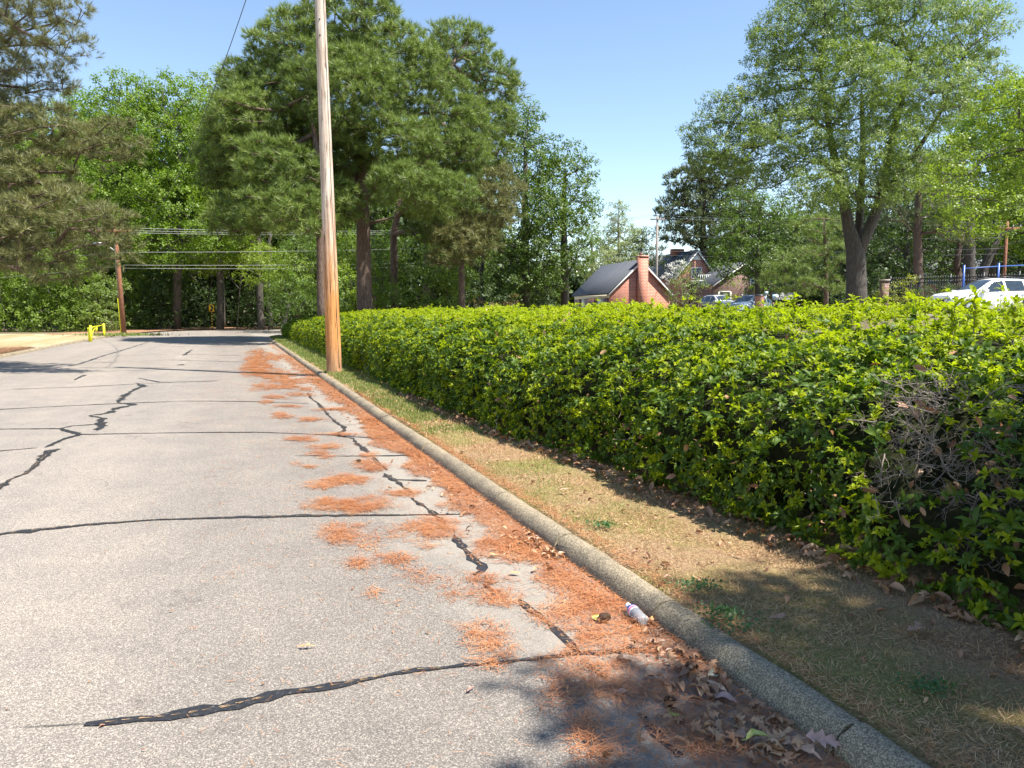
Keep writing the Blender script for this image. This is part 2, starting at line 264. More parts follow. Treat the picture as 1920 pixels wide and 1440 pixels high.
# ------------------------------------------------------------------ mesh helpers
class MB:
    """collects verts and faces (numpy blocks), then links them as ONE mesh object"""
    def __init__(s): s.v = []; s.t = []; s.q = []; s.n = 0
    def add(s, v, tris=None, quads=None):
        v = np.asarray(v, dtype=np.float32).reshape(-1, 3)
        if tris is not None and len(tris): s.t.append(np.asarray(tris, dtype=np.int32) + s.n)
        if quads is not None and len(quads): s.q.append(np.asarray(quads, dtype=np.int32) + s.n)
        s.v.append(v); s.n += len(v)
    def box(s, c, h, R=None):
        c = np.asarray(c, float); v = np.array([[x, y, z] for x in (-1, 1) for y in (-1, 1) for z in (-1, 1)], float) * np.asarray(h, float)
        if R is not None: v = v @ np.asarray(R).T
        s.add(v + c, quads=[[0, 1, 3, 2], [4, 6, 7, 5], [0, 4, 5, 1], [2, 3, 7, 6], [0, 2, 6, 4], [1, 5, 7, 3]])
    def tube(s, pts, rad, seg=8, cap=True):
        pts = np.asarray(pts, float); n = len(pts); rad = np.broadcast_to(np.asarray(rad, float), (n,))
        tg = np.gradient(pts, axis=0); tg /= (np.linalg.norm(tg, axis=1, keepdims=True) + 1e-9)
        ref = np.array([0, 0, 1.0]) if abs(tg[0][2]) < 0.9 else np.array([1.0, 0, 0])
        a = np.cross(tg, ref); a /= (np.linalg.norm(a, axis=1, keepdims=True) + 1e-9); b = np.cross(tg, a)
        th = np.arange(seg) * 2 * math.pi / seg
        v = pts[:, None, :] + rad[:, None, None] * (np.cos(th)[None, :, None] * a[:, None, :] + np.sin(th)[None, :, None] * b[:, None, :])
        i = np.arange(n - 1)[:, None] * seg + np.arange(seg)[None, :]; j = np.arange(n - 1)[:, None] * seg + (np.arange(seg)[None, :] + 1) % seg
        q = np.stack([i, j, j + seg, i + seg], -1).reshape(-1, 4); v = v.reshape(-1, 3); tr = []
        if cap:
            v = np.vstack([v, pts[0], pts[-1]]); k = n * seg
            for e in range(seg): tr.append([k, (e + 1) % seg, e]); tr.append([k + 1, (n - 1) * seg + e, (n - 1) * seg + (e + 1) % seg])
        s.add(v, tr, q)
    def lathe(s, prof, seg=20, R=None, c=(0, 0, 0)):
        prof = np.asarray(prof, float); th = np.arange(seg) * 2 * math.pi / seg
        v = np.stack([prof[:, 0][:, None] * np.cos(th), prof[:, 0][:, None] * np.sin(th), np.repeat(prof[:, 1][:, None], seg, 1)], -1).reshape(-1, 3)
        if R is not None: v = v @ np.asarray(R).T
        n = len(prof); i = np.arange(n - 1)[:, None] * seg + np.arange(seg)[None, :]; j = np.arange(n - 1)[:, None] * seg + (np.arange(seg)[None, :] + 1) % seg
        s.add(v + np.asarray(c, float), quads=np.stack([i, j, j + seg, i + seg], -1).reshape(-1, 4))
    def grid(s, P):
        a, b = P.shape[:2]; i = (np.arange(a - 1)[:, None] * b + np.arange(b - 1)[None, :])
        s.add(P.reshape(-1, 3), quads=np.stack([i, i + 1, i + b + 1, i + b], -1).reshape(-1, 4))
    def poly(s, pts2, z0, z1, axis='y'):
        """prism: outline pts2 (a,b) in the plane across 'axis', from z0 to z1"""
        n = len(pts2)
        def mk(t): return [(p[0], t, p[1]) if axis == 'y' else ((t, p[0], p[1]) if axis == 'x' else (p[0], p[1], t)) for p in pts2]
        v = mk(z0) + mk(z1); c0 = np.mean(mk(z0), 0); c1 = np.mean(mk(z1), 0); v = v + [tuple(c0), tuple(c1)]
        s.add(v, tris=[[2 * n, (i + 1) % n, i] for i in range(n)] + [[2 * n + 1, n + i, n + (i + 1) % n] for i in range(n)],
              quads=[[i, (i + 1) % n, n + (i + 1) % n, n + i] for i in range(n)])
    def scatter(s, tv, tt, pos, X, Y, Z, sc):
        """instances of a template (verts tv, tris tt) baked into the mesh"""
        n = len(pos)
        if n == 0: return
        sc = np.broadcast_to(np.asarray(sc, float), (n,))
        tv = np.asarray(tv, float)
        v = (tv[None, :, 0, None] * X[:, None, :] + tv[None, :, 1, None] * Y[:, None, :] + tv[None, :, 2, None] * Z[:, None, :]) * sc[:, None, None] + pos[:, None, :]
        t = np.asarray(tt)[None] + (np.arange(n) * len(tv))[:, None, None]
        s.add(v.reshape(-1, 3), tris=t.reshape(-1, 3))
    def build(s, name, mat, parent=None, smooth=False):
        v = np.concatenate(s.v) if s.v else np.zeros((0, 3), np.float32)
        t = np.concatenate(s.t) if s.t else np.zeros((0, 3), np.int32); q = np.concatenate(s.q) if s.q else np.zeros((0, 4), np.int32)
        me = bpy.data.meshes.new(name); me.vertices.add(len(v)); me.vertices.foreach_set('co', v.ravel())
        nl = len(t) * 3 + len(q) * 4; me.loops.add(nl); me.loops.foreach_set('vertex_index', np.concatenate([t.ravel(), q.ravel()]).astype(np.int32))
        me.polygons.add(len(t) + len(q)); st = np.concatenate([np.arange(len(t)) * 3, len(t) * 3 + np.arange(len(q)) * 4]).astype(np.int32)
        me.polygons.foreach_set('loop_start', st)
        if smooth: me.polygons.foreach_set('use_smooth', np.ones(len(st), bool))
        me.update(calc_edges=True); me.materials.append(mat)
        o = bpy.data.objects.new(name, me); COL.objects.link(o)
        if parent: o.parent = parent
        return o
def tag(o, label, cat, group=None, kind=None):
    o['label'] = label
    if cat: o['category'] = cat
    if group: o['group'] = group
    if kind: o['kind'] = kind
    return o
def empty(name, loc, rz=0.0):
    o = bpy.data.objects.new(name, None); COL.objects.link(o); o.location = tuple(float(a) for a in loc); o.rotation_euler = (0, 0, rz); o.empty_display_size = 0.3; return o
def struct(mb, name, mat, label, cat, smooth=False):
    o = mb.build(name, mat, smooth=smooth); return tag(o, label, cat, kind='structure')
def norm(a): return a / (np.linalg.norm(a, axis=-1, keepdims=True) + 1e-9)
def frames(Zd, r=None):
    """random frames whose Z follows Zd"""
    r = r if r is not None else rng
    Z = norm(Zd); ref = norm(r.normal(size=Z.shape)); X = norm(np.cross(ref, Z)); return X, np.cross(Z, X), Z
def smoothstep(x): x = np.clip(x, 0, 1); return x * x * (3 - 2 * x)

# ------------------------------------------------------------------ street outline and land height
RK = [tuple(SD(s, 0)[:2]) for s in np.arange(-9, 41.6, 1.5)] + [(-14.7, 45.5), (-15.1, 48.5), (-14.8, 51.5), (-13.6, 54.6), (-11.4, 57.3), (-8, 59.4), (-3, 60.8), (4, 62.2), (12, 64)]
LKd = -9.25
LK = [tuple(SD(s, LKd)[:2]) for s in np.arange(-9, 44, 1.5)] + [(-26.3, 51), (-27.6, 56), (-28.0, 60), (-27.4, 64), (-25.2, 67.2), (-21, 69.4), (-14, 71.2), (-6, 72.8), (4, 74.4), (12, 76)]
RK = np.array(RK); LK = np.array(LK)
def resample(P, step):
    d = np.concatenate([[0], np.cumsum(np.linalg.norm(np.diff(P, axis=0), axis=1))]); n = int(d[-1] / step) + 1
    s = np.linspace(0, d[-1], n); Q = np.stack([np.interp(s, d, P[:, i]) for i in range(2)], -1)
    for _ in range(3): Q[1:-1] = 0.25 * Q[:-2] + 0.5 * Q[1:-1] + 0.25 * Q[2:]
    return Q
RKr = resample(RK, 1.0); LKr = resample(LK, 1.0)
def dist_poly(P, line):
    P = np.asarray(P, float); best = np.full(len(P), 1e9)
    for a, b in zip(line[:-1], line[1:]):
        ab = b - a; t = np.clip(((P - a) @ ab) / (ab @ ab), 0, 1); best = np.minimum(best, np.linalg.norm(P - a - t[:, None] * ab, axis=1))
    return best
ROADPOLY = np.vstack([RKr, LKr[::-1]])
def inside(P, poly):
    P = np.asarray(P, float); c = np.zeros(len(P), bool); j = len(poly) - 1
    for i in range(len(poly)):
        xi, yi = poly[i]; xj, yj = poly[j]
        hit = ((yi > P[:, 1]) != (yj > P[:, 1])) & (P[:, 0] < (xj - xi) * (P[:, 1] - yi) / (yj - yi + 1e-12) + xi); c ^= hit; j = i
    return c
def Hd(P, dist):
    q = P[:, 0] + 0.33 * P[:, 1]
    h = 0.10 + 1.27 * smoothstep((q - 3) / 14) * smoothstep((dist - 1.2) / 4)
    return h + 0.015 * np.sin(P[:, 0] * 1.7 + 0.4 * P[:, 1]) * np.cos(P[:, 1] * 1.3)
def H(x, y):
    P = np.array([[x, y]], float); return float(Hd(P, np.minimum(dist_poly(P, RKr), dist_poly(P, LKr)))[0])

def tangents(P):
    t = np.gradient(P, axis=0); t = norm(t); return t, np.stack([t[:, 1], -t[:, 0]], -1)
# ground: one sheet to the horizon, fine near the street
ax = np.concatenate([-np.geomspace(900, 60, 14), np.arange(-56, 57, 1.0), np.geomspace(60, 900, 14)])
ay = np.concatenate([-np.geomspace(400, 16, 8), np.arange(-14, 112, 1.0), np.geomspace(116, 1400, 14)])
gx, gy = np.meshgrid(ax, ay, indexing='ij'); P = np.stack([gx.ravel(), gy.ravel()], -1)
dd = np.minimum(dist_poly(P, RKr), dist_poly(P, LKr)); ins = inside(P, ROADPOLY)
hz = Hd(P, dd) - 0.03; hz = np.where(ins | (dd < 1.9), -0.12, hz)
mb = MB(); mb.grid(np.dstack([gx, gy, hz.reshape(gx.shape)])); struct(mb, 'ground', M['ground'], 'brown leafy ground under the trees and beyond the street', 'ground', True)
# road
n = 80; a = np.stack([np.interp(np.linspace(0, 1, n), np.linspace(0, 1, len(RKr)), RKr[:, i]) for i in range(2)], -1)
b = np.stack([np.interp(np.linspace(0, 1, n), np.linspace(0, 1, len(LKr)), LKr[:, i]) for i in range(2)], -1)
k = np.linspace(0, 1, 12)[None, :, None]; Pr = a[:, None] * (1 - k) + b[:, None] * k
mb = MB(); mb.grid(np.dstack([Pr, np.zeros(Pr.shape[:2])])); struct(mb, 'road', M['asphalt'], 'pale worn asphalt street curving right in the distance', 'road')
# kerbs
def kerb(line, side, name, label, prof):
    t, nn = tangents(line); mb = MB(); rr = np.random.default_rng(3)
    L = np.concatenate([[0], np.cumsum(np.linalg.norm(np.diff(line, axis=0), axis=1))])
    js = np.arange(0.4, L[-1], 1.22); s_all = []
    for i in range(len(js) - 1): s_all.append(np.concatenate([[js[i] + 0.008], np.arange(js[i] + 0.2, js[i + 1] - 0.1, 0.2), [js[i + 1] - 0.008]]))
    for seg in s_all:
        px = np.interp(seg, L, line[:, 0]); py = np.interp(seg, L, line[:, 1]); nx = np.interp(seg, L, nn[:, 0]) * side; ny = np.interp(seg, L, nn[:, 1]) * side
        dz = rr.normal() * 0.003; dn = rr.normal() * 0.004
        P = np.zeros((len(seg), len(prof), 3))
        for j, (d, z) in enumerate(prof):
            w_ = (d + dn + 0.004 * rr.normal(size=len(seg)))
            P[:, j, 0] = px + nx * w_; P[:, j, 1] = py + ny * w_; P[:, j, 2] = z + (dz + 0.003 * rr.normal(size=len(seg))) * (z > 0.02)
        mb.grid(P if side < 0 else P[:, ::-1]);
        for e, sg in ((0, 1), (-1, -1)):
            c = P[e].mean(0); nP = len(prof); mb.add(np.vstack([P[e], c]), tris=[[nP, i, i + 1] if sg * side > 0 else [nP, i + 1, i] for i in range(nP - 1)])
    struct(mb, name, M['kerb'], label, 'kerb', True)
KP = [(-0.005, -0.08), (0.0, 0.012), (0.012, 0.045), (0.032, 0.08), (0.06, 0.10), (0.095, 0.108), (0.13, 0.103), (0.152, 0.088), (0.16, 0.04), (0.16, -0.08)]
kerb(RKr, 1, 'kerb', 'rounded concrete kerb between orange pine straw and the grass verge', KP)
kerb(LKr[:62], -1, 'kerb', 'far concrete kerb along the dry lawn on the opposite side', KP)
# verges
def verge(line, side, ds, name, mat, label, cat):
    t, nn = tangents(line); P = np.zeros((len(line), len(ds), 3))
    for j, d in enumerate(ds):
        q = line + nn * side * d; P[:, j, :2] = q; P[:, j, 2] = Hd(q, np.full(len(q), d)) + 0.004
        P[:, j, 2] += 0.02 * np.clip((d - .3) * 2, 0, 1) * np.sin(q[:, 0] * 5.1 + q[:, 1] * 2) * np.cos(q[:, 1] * 4.3)
        if d < 0.2: P[:, j, 2] = 0.082
        if d > 2.9 and name == 'verge': P[:, j, 2] -= 0.12
    mb = MB(); mb.grid(P if side < 0 else P[:, ::-1]); struct(mb, name, mat, label, cat, True)
verge(resample(RKr, 0.5), 1, [0.15, 0.24, 0.5, 0.8, 1.1, 1.4, 1.7, 2.0, 2.5, 3.0, 3.3], 'verge', M['verge'], 'strip of patchy brown and green grass between kerb and hedge', 'verge')
verge(LKr[:66], -1, [0.15, 0.4, 0.8, 1.5, 2.5, 4, 6, 8, 10, 13, 16], 'dry_lawn', M['drylawn'], 'dry tan lawn behind the yellow barrier', 'lawn')
verge(LKr[63:], -1, [-0.4, 0.15, 0.6, 1.0, 1.6, 2.3, 3.2, 4.5], 'bank', M['bank'], 'brown pine straw bank at the foot of the dark woods', 'bank')

# tar seams, traced on the pavement
mbt = MB()
def seam(px, w0=0.045, w1=None, jag=0.25, seed=0):
    r = np.random.default_rng(seed); w1 = w1 or w0
    P = np.array([G(x, y)[:2] for x, y in px]); L = np.concatenate([[0], np.cumsum(np.linalg.norm(np.diff(P, axis=0), axis=1))])
    n = max(4, int(L[-1] / 0.06)); s = np.linspace(0, L[-1], n); Q = np.stack([np.interp(s, L, P[:, i]) for i in range(2)], -1)
    wob = np.cumsum(r.normal(size=(n, 2)), 0); wob -= np.linspace(0, 1, n)[:, None] * wob[-1]; Q = Q + wob * 0.0035 * min(1, L[-1])
    t = norm(np.gradient(Q, axis=0)); nn = np.stack([t[:, 1], -t[:, 0]], -1)
    wd = np.interp(s, [0, L[-1]], [w0, w1]) * (1 + jag * r.normal(size=n)) * (1 + 0.35 * np.sin(s * 3.1 + seed))
    wd = np.clip(wd, w0 * 0.3, w0 * 2); wd[0] *= .5; wd[-1] *= .5; k_ = r.uniform(0.35, 0.65, n)
    A = np.concatenate([Q + nn * (wd * k_)[:, None], np.full((n, 1), 0.005)], 1); B = np.concatenate([Q - nn * (wd * (1 - k_))[:, None], np.full((n, 1), 0.005)], 1)
    mbt.grid(np.stack([A, B], 1)); return Q, s
SEAM_LINES = []
def SM(px, w0, w1=None, jag=0.2): SEAM_LINES.append(seam(px, w0 * .82, (w1 or w0) * .82, jag * 1.5, len(SEAM_LINES))[0])
SM([(160, 1358), (215, 1355), (330, 1343), (430, 1325), (540, 1300), (650, 1283), (760, 1262), (890, 1250), (1000, 1240), (1090, 1226), (1180, 1221), (1250, 1217)], 0.062, 0.04)
SM([(-60, 1008), (0, 1002), (160, 985), (300, 975), (450, 970), (600, 967), (760, 966), (885, 964)], 0.075, 0.045, 0.12)
SM([(150, 815), (300, 812), (480, 811), (600, 815), (720, 823), (750, 824)], 0.05, 0.04, 0.12)
SM([(-40, 847), (0, 846), (70, 840)], 0.05); SM([(85, 839), (117, 825), (150, 815), (112, 804), (0, 805), (-60, 806)], 0.09, 0.05)
SM([(107, 805), (135, 799), (180, 796)], 0.06)
SM([(182, 808), (190, 800), (186, 790), (192, 785), (165, 780), (205, 775), (220, 766), (257, 759), (225, 755), (237, 742), (250, 732), (270, 724), (257, 719)], 0.10, 0.11, 0.4)
SM([(112, 842), (92, 847), (82, 857), (72, 872), (55, 887), (20, 900), (-10, 922)], 0.085, 0.06, 0.35)
SM([(-30, 769), (0, 768), (100, 763), (225, 757), (350, 752), (480, 753), (580, 757)], 0.06, 0.05, 0.12)
SM([(25, 730), (150, 726), (260, 720), (410, 714)], 0.06, 0.05, 0.12); SM([(260, 709), (285, 714), (298, 717), (400, 715)], 0.08, 0.05)
SM([(180, 697), (300, 693), (460, 695)], 0.05); SM([(160, 681), (320, 675), (460, 679)], 0.06); SM([(210, 667), (345, 664), (450, 667)], 0.05)
SM([(345, 666), (352, 661), (360, 656)], 0.12, 0.05, 0.5); SM([(336, 685), (344, 683)], 0.13, 0.12, 0.5); SM([(130, 687), (150, 682), (160, 678), (200, 665), (240, 654), (280, 641)], 0.10, 0.06)
SM([(140, 713), (148, 708), (160, 703)], 0.09, 0.05, 0.4); SM([(300, 650), (380, 649), (440, 651)], 0.06)
SM([(577, 737), (581, 745), (596, 755), (604, 766), (617, 780), (629, 791), (646, 801), (646, 808), (631, 812), (640, 818), (662, 823), (673, 835), (690, 849)], 0.05, 0.05, 0.3)
SM([(630, 817), (650, 820)], 0.07); SM([(700, 858), (708, 868), (727, 882)], 0.045)
SM([(722, 888), (746, 905), (772, 924)], 0.075, 0.06, 0.35); SM([(772, 935), (793, 949), (813, 965), (834, 982)], 0.05, 0.05, 0.3)
SM([(850, 1003), (863, 1022), (881, 1046), (896, 1057), (908, 1063), (902, 1074), (888, 1078)], 0.045, 0.075, 0.4); SM([(908, 1095), (922, 1108), (940, 1112)], 0.025)
SM([(975, 1124), (990, 1140), (1012, 1156), (1040, 1184), (1066, 1209), (1086, 1226)], 0.028, 0.06, 0.3); SM([(1119, 1259), (1137, 1273)], 0.035)
SM([(1200, 1338), (1213, 1356), (1231, 1377), (1252, 1398), (1275, 1420)], 0.04, 0.06, 0.25); SM([(555, 855), (640, 855), (700, 855), (765, 854)], 0.035); SM([(640, 797), (668, 797)], 0.03)
SM([(745, 900), (800, 902)], 0.05); SM([(20, 1366), (90, 1363), (160, 1358)], 0.006)
struct(mbt, 'road_crack_sealant', M['tar'], 'black tar sealant filling cracks across the asphalt', 'crack sealant')

# ------------------------------------------------------------------ leaf templates
def leaf_strip(L=1.0, wd=0.34, arch=1.0, fold=0.15, rows=4, start=0.9):
    """one leaf from the origin, leaving the axis at 'start' rad and bending over by 'arch' rad. returns verts (x out, z up), tris"""
    v = []; ang = start; x = z = 0; step = L / rows; prof = [0, 0.8, 1.0, 0.7, 0]; prof = np.interp(np.linspace(0, 1, rows + 1), np.linspace(0, 1, 5), prof)
    pts = []
    for i in range(rows + 1):
        pts.append((x, z)); x += step * math.sin(ang); z += step * math.cos(ang); ang += arch / rows
    vs = [(0, 0, 0)]; tr = []
    for i in range(1, rows):
        hw = wd / 2 * prof[i]; vs += [(pts[i][0], -hw, pts[i][1] + fold * hw), (pts[i][0], 0, pts[i][1]), (pts[i][0], hw, pts[i][1] + fold * hw)]
    vs.append((pts[-1][0], 0, pts[-1][1])); e = len(vs) - 1
    tr += [[0, 1, 2], [0, 2, 3]]
    for i in range(rows - 2):
        p = 1 + 3 * i; q = p + 3
        tr += [[p, q, q + 1], [p, q + 1, p + 1], [p + 1, q + 1, q + 2], [p + 1, q + 2, p + 2]]
    p = 1 + 3 * (rows - 2); tr += [[p, e, p + 1], [p + 1, e, p + 2]]
    return np.array(vs), np.array(tr)
def kite(L=1.0, wd=0.4, arch=0.5, start=0.9):
    x1, z1 = 0.5 * L * math.sin(start), 0.5 * L * math.cos(start); a = start + arch; x2, z2 = x1 + 0.5 * L * math.sin(a), z1 + 0.5 * L * math.cos(a)
    return np.array([(0, 0, 0), (x1, -wd / 2, z1), (x1, wd / 2, z1), (x2, 0, z2)]), np.array([[0, 1, 2], [1, 3, 2]])
def rotz(v, a): c, s = math.cos(a), math.sin(a); return v @ np.array([[c, s, 0], [-s, c, 0], [0, 0, 1]])
def whorl(seed, rows=4, tiers=((5, 1.0, 0.78, 1.6), (3, 0.7, 0.35, 1.2)), low=False):
    r = np.random.default_rng(seed); V = []; T = []; n = 0
    for cnt, L, st, ar in tiers:
        off = r.uniform(0, 6.28)
        for k in range(cnt):
            l_ = L * r.uniform(0.55, 1.2)
            v, t = (kite(l_, 0.36 * L, ar, st + r.normal() * .3) if low else leaf_strip(l_, 0.36 * L, ar * r.uniform(.6, 1.3), 0.25, rows, st + r.normal() * .3))
            v = rotz(v, off + k * 6.283 / cnt + r.normal() * 0.4) + np.array([0, 0, (0.0 if L == tiers[0][1] else 0.14)])
            V.append(v); T.append(t + n); n += len(v)
    return np.concatenate(V), np.concatenate(T)
WH = [whorl(i, 4) for i in range(8)]; WM = [whorl(10 + i, 3, ((6, 1.0, 0.72, 1.6),)) for i in range(6)]; WL = [whorl(20 + i, low=True, tiers=((5, 1.0, 0.95, 0.7),)) for i in range(3)]
def tuft(seed, nn=14, wd=0.05, spread=1.25):
    r = np.random.default_rng(seed); V = []; T = []
    for k in range(nn):
        a = r.uniform(0, 6.283); st = r.uniform(0.1, spread); L = r.uniform(0.75, 1.1)
        x, z = L * math.sin(st), L * math.cos(st) - 0.08 * (st > 0.9); v = np.array([(0, -wd / 2, 0), (0, wd / 2, 0), (x, 0, z)]); V.append(rotz(v, a) + np.array([0, 0, r.uniform(-.35, .1)])); T.append(np.array([[0, 1, 2]]) + 3 * k)
    return np.concatenate(V), np.concatenate(T)
TF = [tuft(i, 18, 0.075) for i in range(4)]; TN_ = [tuft(9 + i, 26, 0.04, 1.35) for i in range(4)]; TB = [tuft(20 + i, 11, 0.15) for i in range(3)]
def sprig(seed, nn=7, wd=0.32, leaf=0.42):
    r = np.random.default_rng(seed); V = []; T = []; n = 0
    for k in range(nn):
        v, t = kite(leaf * r.uniform(.7, 1.25), leaf * wd * 2.0 * r.uniform(.8, 1.2), r.uniform(0.1, 0.8), r.uniform(0.6, 1.5)); v = rotz(v, r.uniform(0, 6.283)) + np.array([r.normal() * .18, r.normal() * .18, r.uniform(-0.3, 0.6)])
        V.append(v); T.append(t + n); n += 4
    return np.concatenate(V), np.concatenate(T)
SP = [sprig(i) for i in range(4)]; SPW = [sprig(30 + i, 9, 0.2, 0.36) for i in range(4)]; SPB = [sprig(50 + i, 5, 0.45, 0.6) for i in range(3)]

# ------------------------------------------------------------------ trees
def Lb(px, py, rx, ry, Y, depth=None):
    c = W(px, py, Y); s = Y / F; return (c[0], c[1], c[2], rx * s, (depth if depth else (rx + ry) / 2 * s), ry * s)
def make_clumps(lobes, spacing, r, inner=0.72, fill=0.12, zmin=None):
    pts = []; outs = []
    L = np.array(lobes)
    for i, l in enumerate(L):
        rad = l[3:6]; area = 4 * math.pi * ((rad[0] * rad[1]) ** 1.6 / 3 + (rad[0] * rad[2]) ** 1.6 / 3 + (rad[1] * rad[2]) ** 1.6 / 3) ** (1 / 1.6)
        n = int(area / (spacing ** 2) * 3.0) + 6; d = norm(r.normal(size=(n, 3))); k = r.uniform(0.80, 1.03, n); k[r.random(n) < fill] *= 0.6
        p = l[:3] + d * rad * k[:, None]; keep = np.ones(n, bool)
        for j, m_ in enumerate(L):
            if j != i: keep &= np.linalg.norm((p - m_[:3]) / m_[3:6], axis=1) > inner
        if zmin is not None: keep &= p[:, 2] > zmin
        pts.append(p[keep]); outs.append(norm(d / rad)[keep])
    pts = np.concatenate(pts); outs = np.concatenate(outs); o = r.permutation(len(pts)); pts = pts[o]; outs = outs[o]
    sel = []; 
    cell = {}
    for i, p in enumerate(pts):
        c = tuple((p // spacing).astype(int)); ok = True
        for dx in (-1, 0, 1):
            for dy in (-1, 0, 1):
                for dz in (-1, 0, 1):
                    for j in cell.get((c[0] + dx, c[1] + dy, c[2] + dz), ()):
                        if np.sum((pts[j] - p) ** 2) < spacing ** 2: ok = False; break
                    if not ok: break
                if not ok: break
            if not ok: break
        if ok: cell.setdefault(c, []).append(i); sel.append(i)
    return pts[sel], outs[sel]
def grow(mb, trunks, ends, r, rtip=0.02, kpow=0.5, seg=5, step=1.6, up=0.25, sag=0.0):
    """limbs from the trunk polylines to every clump; radii follow the number of clumps carried"""
    pos = []; par = []; base = []
    for T in trunks:
        prev = -1
        for p, rr in T: pos.append(np.array(p, float)); par.append(prev); base.append(rr); prev = len(pos) - 1
    nt0 = len(pos); first = [k for k in range(nt0) if par[k] == -1]; trunk_top = np.array(pos)
    d = np.min(np.linalg.norm(ends[:, None] - trunk_top[None], axis=2), axis=1); order = np.argsort(d)
    A = np.zeros((len(ends) * 6 + nt0 + 10, 3)); A[:nt0] = pos; cost = np.zeros(len(A)); n = nt0
    minz = sorted(p[2] for p in pos)[max(1, len(pos) // 4)] if nt0 > 2 else -1e9
    for k in range(nt0): cost[k] = 0.0 if pos[k][2] >= minz else 1e3
    tips = []
    for e in order:
        p = ends[e]; dv = p - A[:n]; dist = np.linalg.norm(dv, axis=1); c = dist + cost[:n] * 0.35 + np.maximum(0, -dv[:, 2]) * 0.5; j = int(np.argmin(c)); dj = dist[j]
        m_ = max(1, int(dj / step)); prev = j; a = A[j].copy()
        for q in range(1, m_ + 1):
            f = q / m_; x = a + (p - a) * f + (np.array([0, 0, 1.0]) * up * dj * 0.35 * math.sin(math.pi * f)) + r.normal(size=3) * 0.05 * dj * (f < 1) / m_
            if q == m_: x = p
            A[n] = x; cost[n] = cost[prev] + dj / m_ if cost[prev] < 1e2 else dj / m_; par.append(prev); prev = n; n += 1
        tips.append(prev)
    load = np.zeros(n)
    for t_ in tips: load[t_] += 1
    for k in range(n - 1, -1, -1):
        if par[k] >= 0: load[par[k]] += load[k]
    rad = rtip * np.maximum(load, 1) ** kpow
    for k in range(nt0): rad[k] = base[k]
    ch = {}
    for k in range(n): ch.setdefault(par[k], []).append(k)
    for T0 in first:     # trunks as one tube
        pass
    i = 0
    for T in trunks:
        idx = list(range(i, i + len(T))); mb.tube(A[idx], rad[idx], 12); i += len(T)
    # limbs: chains following the heaviest child
    done = set(range(nt0)); stack = [(k, c) for k in range(n) for c in ch.get(k, []) if c >= nt0 and (k < nt0)]
    while stack:
        k, c = stack.pop(); chain = [k, c]; cur = c
        while True:
            cc = ch.get(cur, [])
            if not cc: break
            cc = sorted(cc, key=lambda q: -load[q])
            for o_ in cc[1:]: stack.append((cur, o_))
            chain.append(cc[0]); cur = cc[0]
        pr = rad[chain].copy(); pr[0] = min(pr[0], pr[1] * 1.25); mb.tube(A[chain], pr, seg if pr[1] > 0.05 else 4, cap=False)
    return A[:n], rad[:n]
def foliage(mb, pts, outs, r, n_per, crad, size, temps, flat=0.75, upb=0.5, jit=0.5, outb=0.6):
    n = len(pts) * n_per; c = np.repeat(pts, n_per, 0); o = np.repeat(outs, n_per, 0); cr = np.repeat(crad * r.uniform(0.65, 1.3, len(pts)), n_per)
    d = norm(r.normal(size=(n, 3))); d = np.where((d @ np.array([0, 0, 1.0]) < -0.2)[:, None] & (r.random(n) < 0.6)[:, None], d * np.array([1, 1, -1]), d)
    k = r.uniform(0.45, 1.0, n); p = c + d * cr[:, None] * k[:, None] * np.array([1, 1, flat])
    Z = norm(d + o * outb + np.array([0, 0, upb]) + r.normal(size=(n, 3)) * jit); X, Y, Z = frames(Z, r)
    w_ = r.integers(0, len(temps), n); sc = size * r.uniform(0.7, 1.25, n)
    for i, (tv, tt) in enumerate(temps): m_ = w_ == i; mb.scatter(tv, tt, p[m_], X[m_], Y[m_], Z[m_], sc[m_])
def tree(name, label, cat, trunks, lobes, leafmat, barkmat, seed, kind='leaf', spacing=1.1, n_per=14, crad=0.9, size=0.34, temps=None, group=None, flat=0.75, upb=0.5,
         rtip=0.02, limb_up=0.25, inner=0.72, fill=0.12, zmin=None, kpow=0.5, gap=0.0):
    r = np.random.default_rng(seed); pts, outs = make_clumps(lobes, spacing, r, inner, fill, zmin)
    if gap: kk = r.random(len(pts)) > gap; pts = pts[kk]; outs = outs[kk]
    base = np.array(trunks[0][0][0], float); root = empty(name, base); tag(root, label, cat, group)
    tb = MB(); trunks = [[(np.array(p, float) - base, rr) for p, rr in T] for T in trunks]; pts = pts - base
    grow(tb, trunks, pts, r, rtip=rtip, up=limb_up, kpow=kpow); tb.build('trunk', barkmat, root, smooth=True)
    fb = MB(); foliage(fb, pts, outs, r, n_per, crad, size, temps or (TF if kind == 'pine' else SP), flat, upb); fb.build('crown', leafmat, root)
    return root
def TR(spec, Y, widths=None):
    """trunk polyline from (px, py, radius m[, Y])"""
    out = []
    for q in spec:
        px, py, rr = q[:3]; y = q[3] if len(q) > 3 else Y; out.append((W(px, py, y), rr))
    return out
def foot(px, Y, rr):
    x = W(px, 600, Y)[0]; return ((x, Y, H(x, Y) - 0.15), rr)
def copy_tree(root, x, y, rz, sc, label, group=None):
    c = root.copy(); COL.objects.link(c); c.location = (x, y, H(x, y) - 0.2); c.rotation_euler = (0, 0, rz); c.scale = (sc, sc, sc); c['label'] = label
    if group: c['group'] = group
    for ch in root.children: k_ = ch.copy(); COL.objects.link(k_); k_.parent = c
    return c

PG = 'pines behind the hedge'
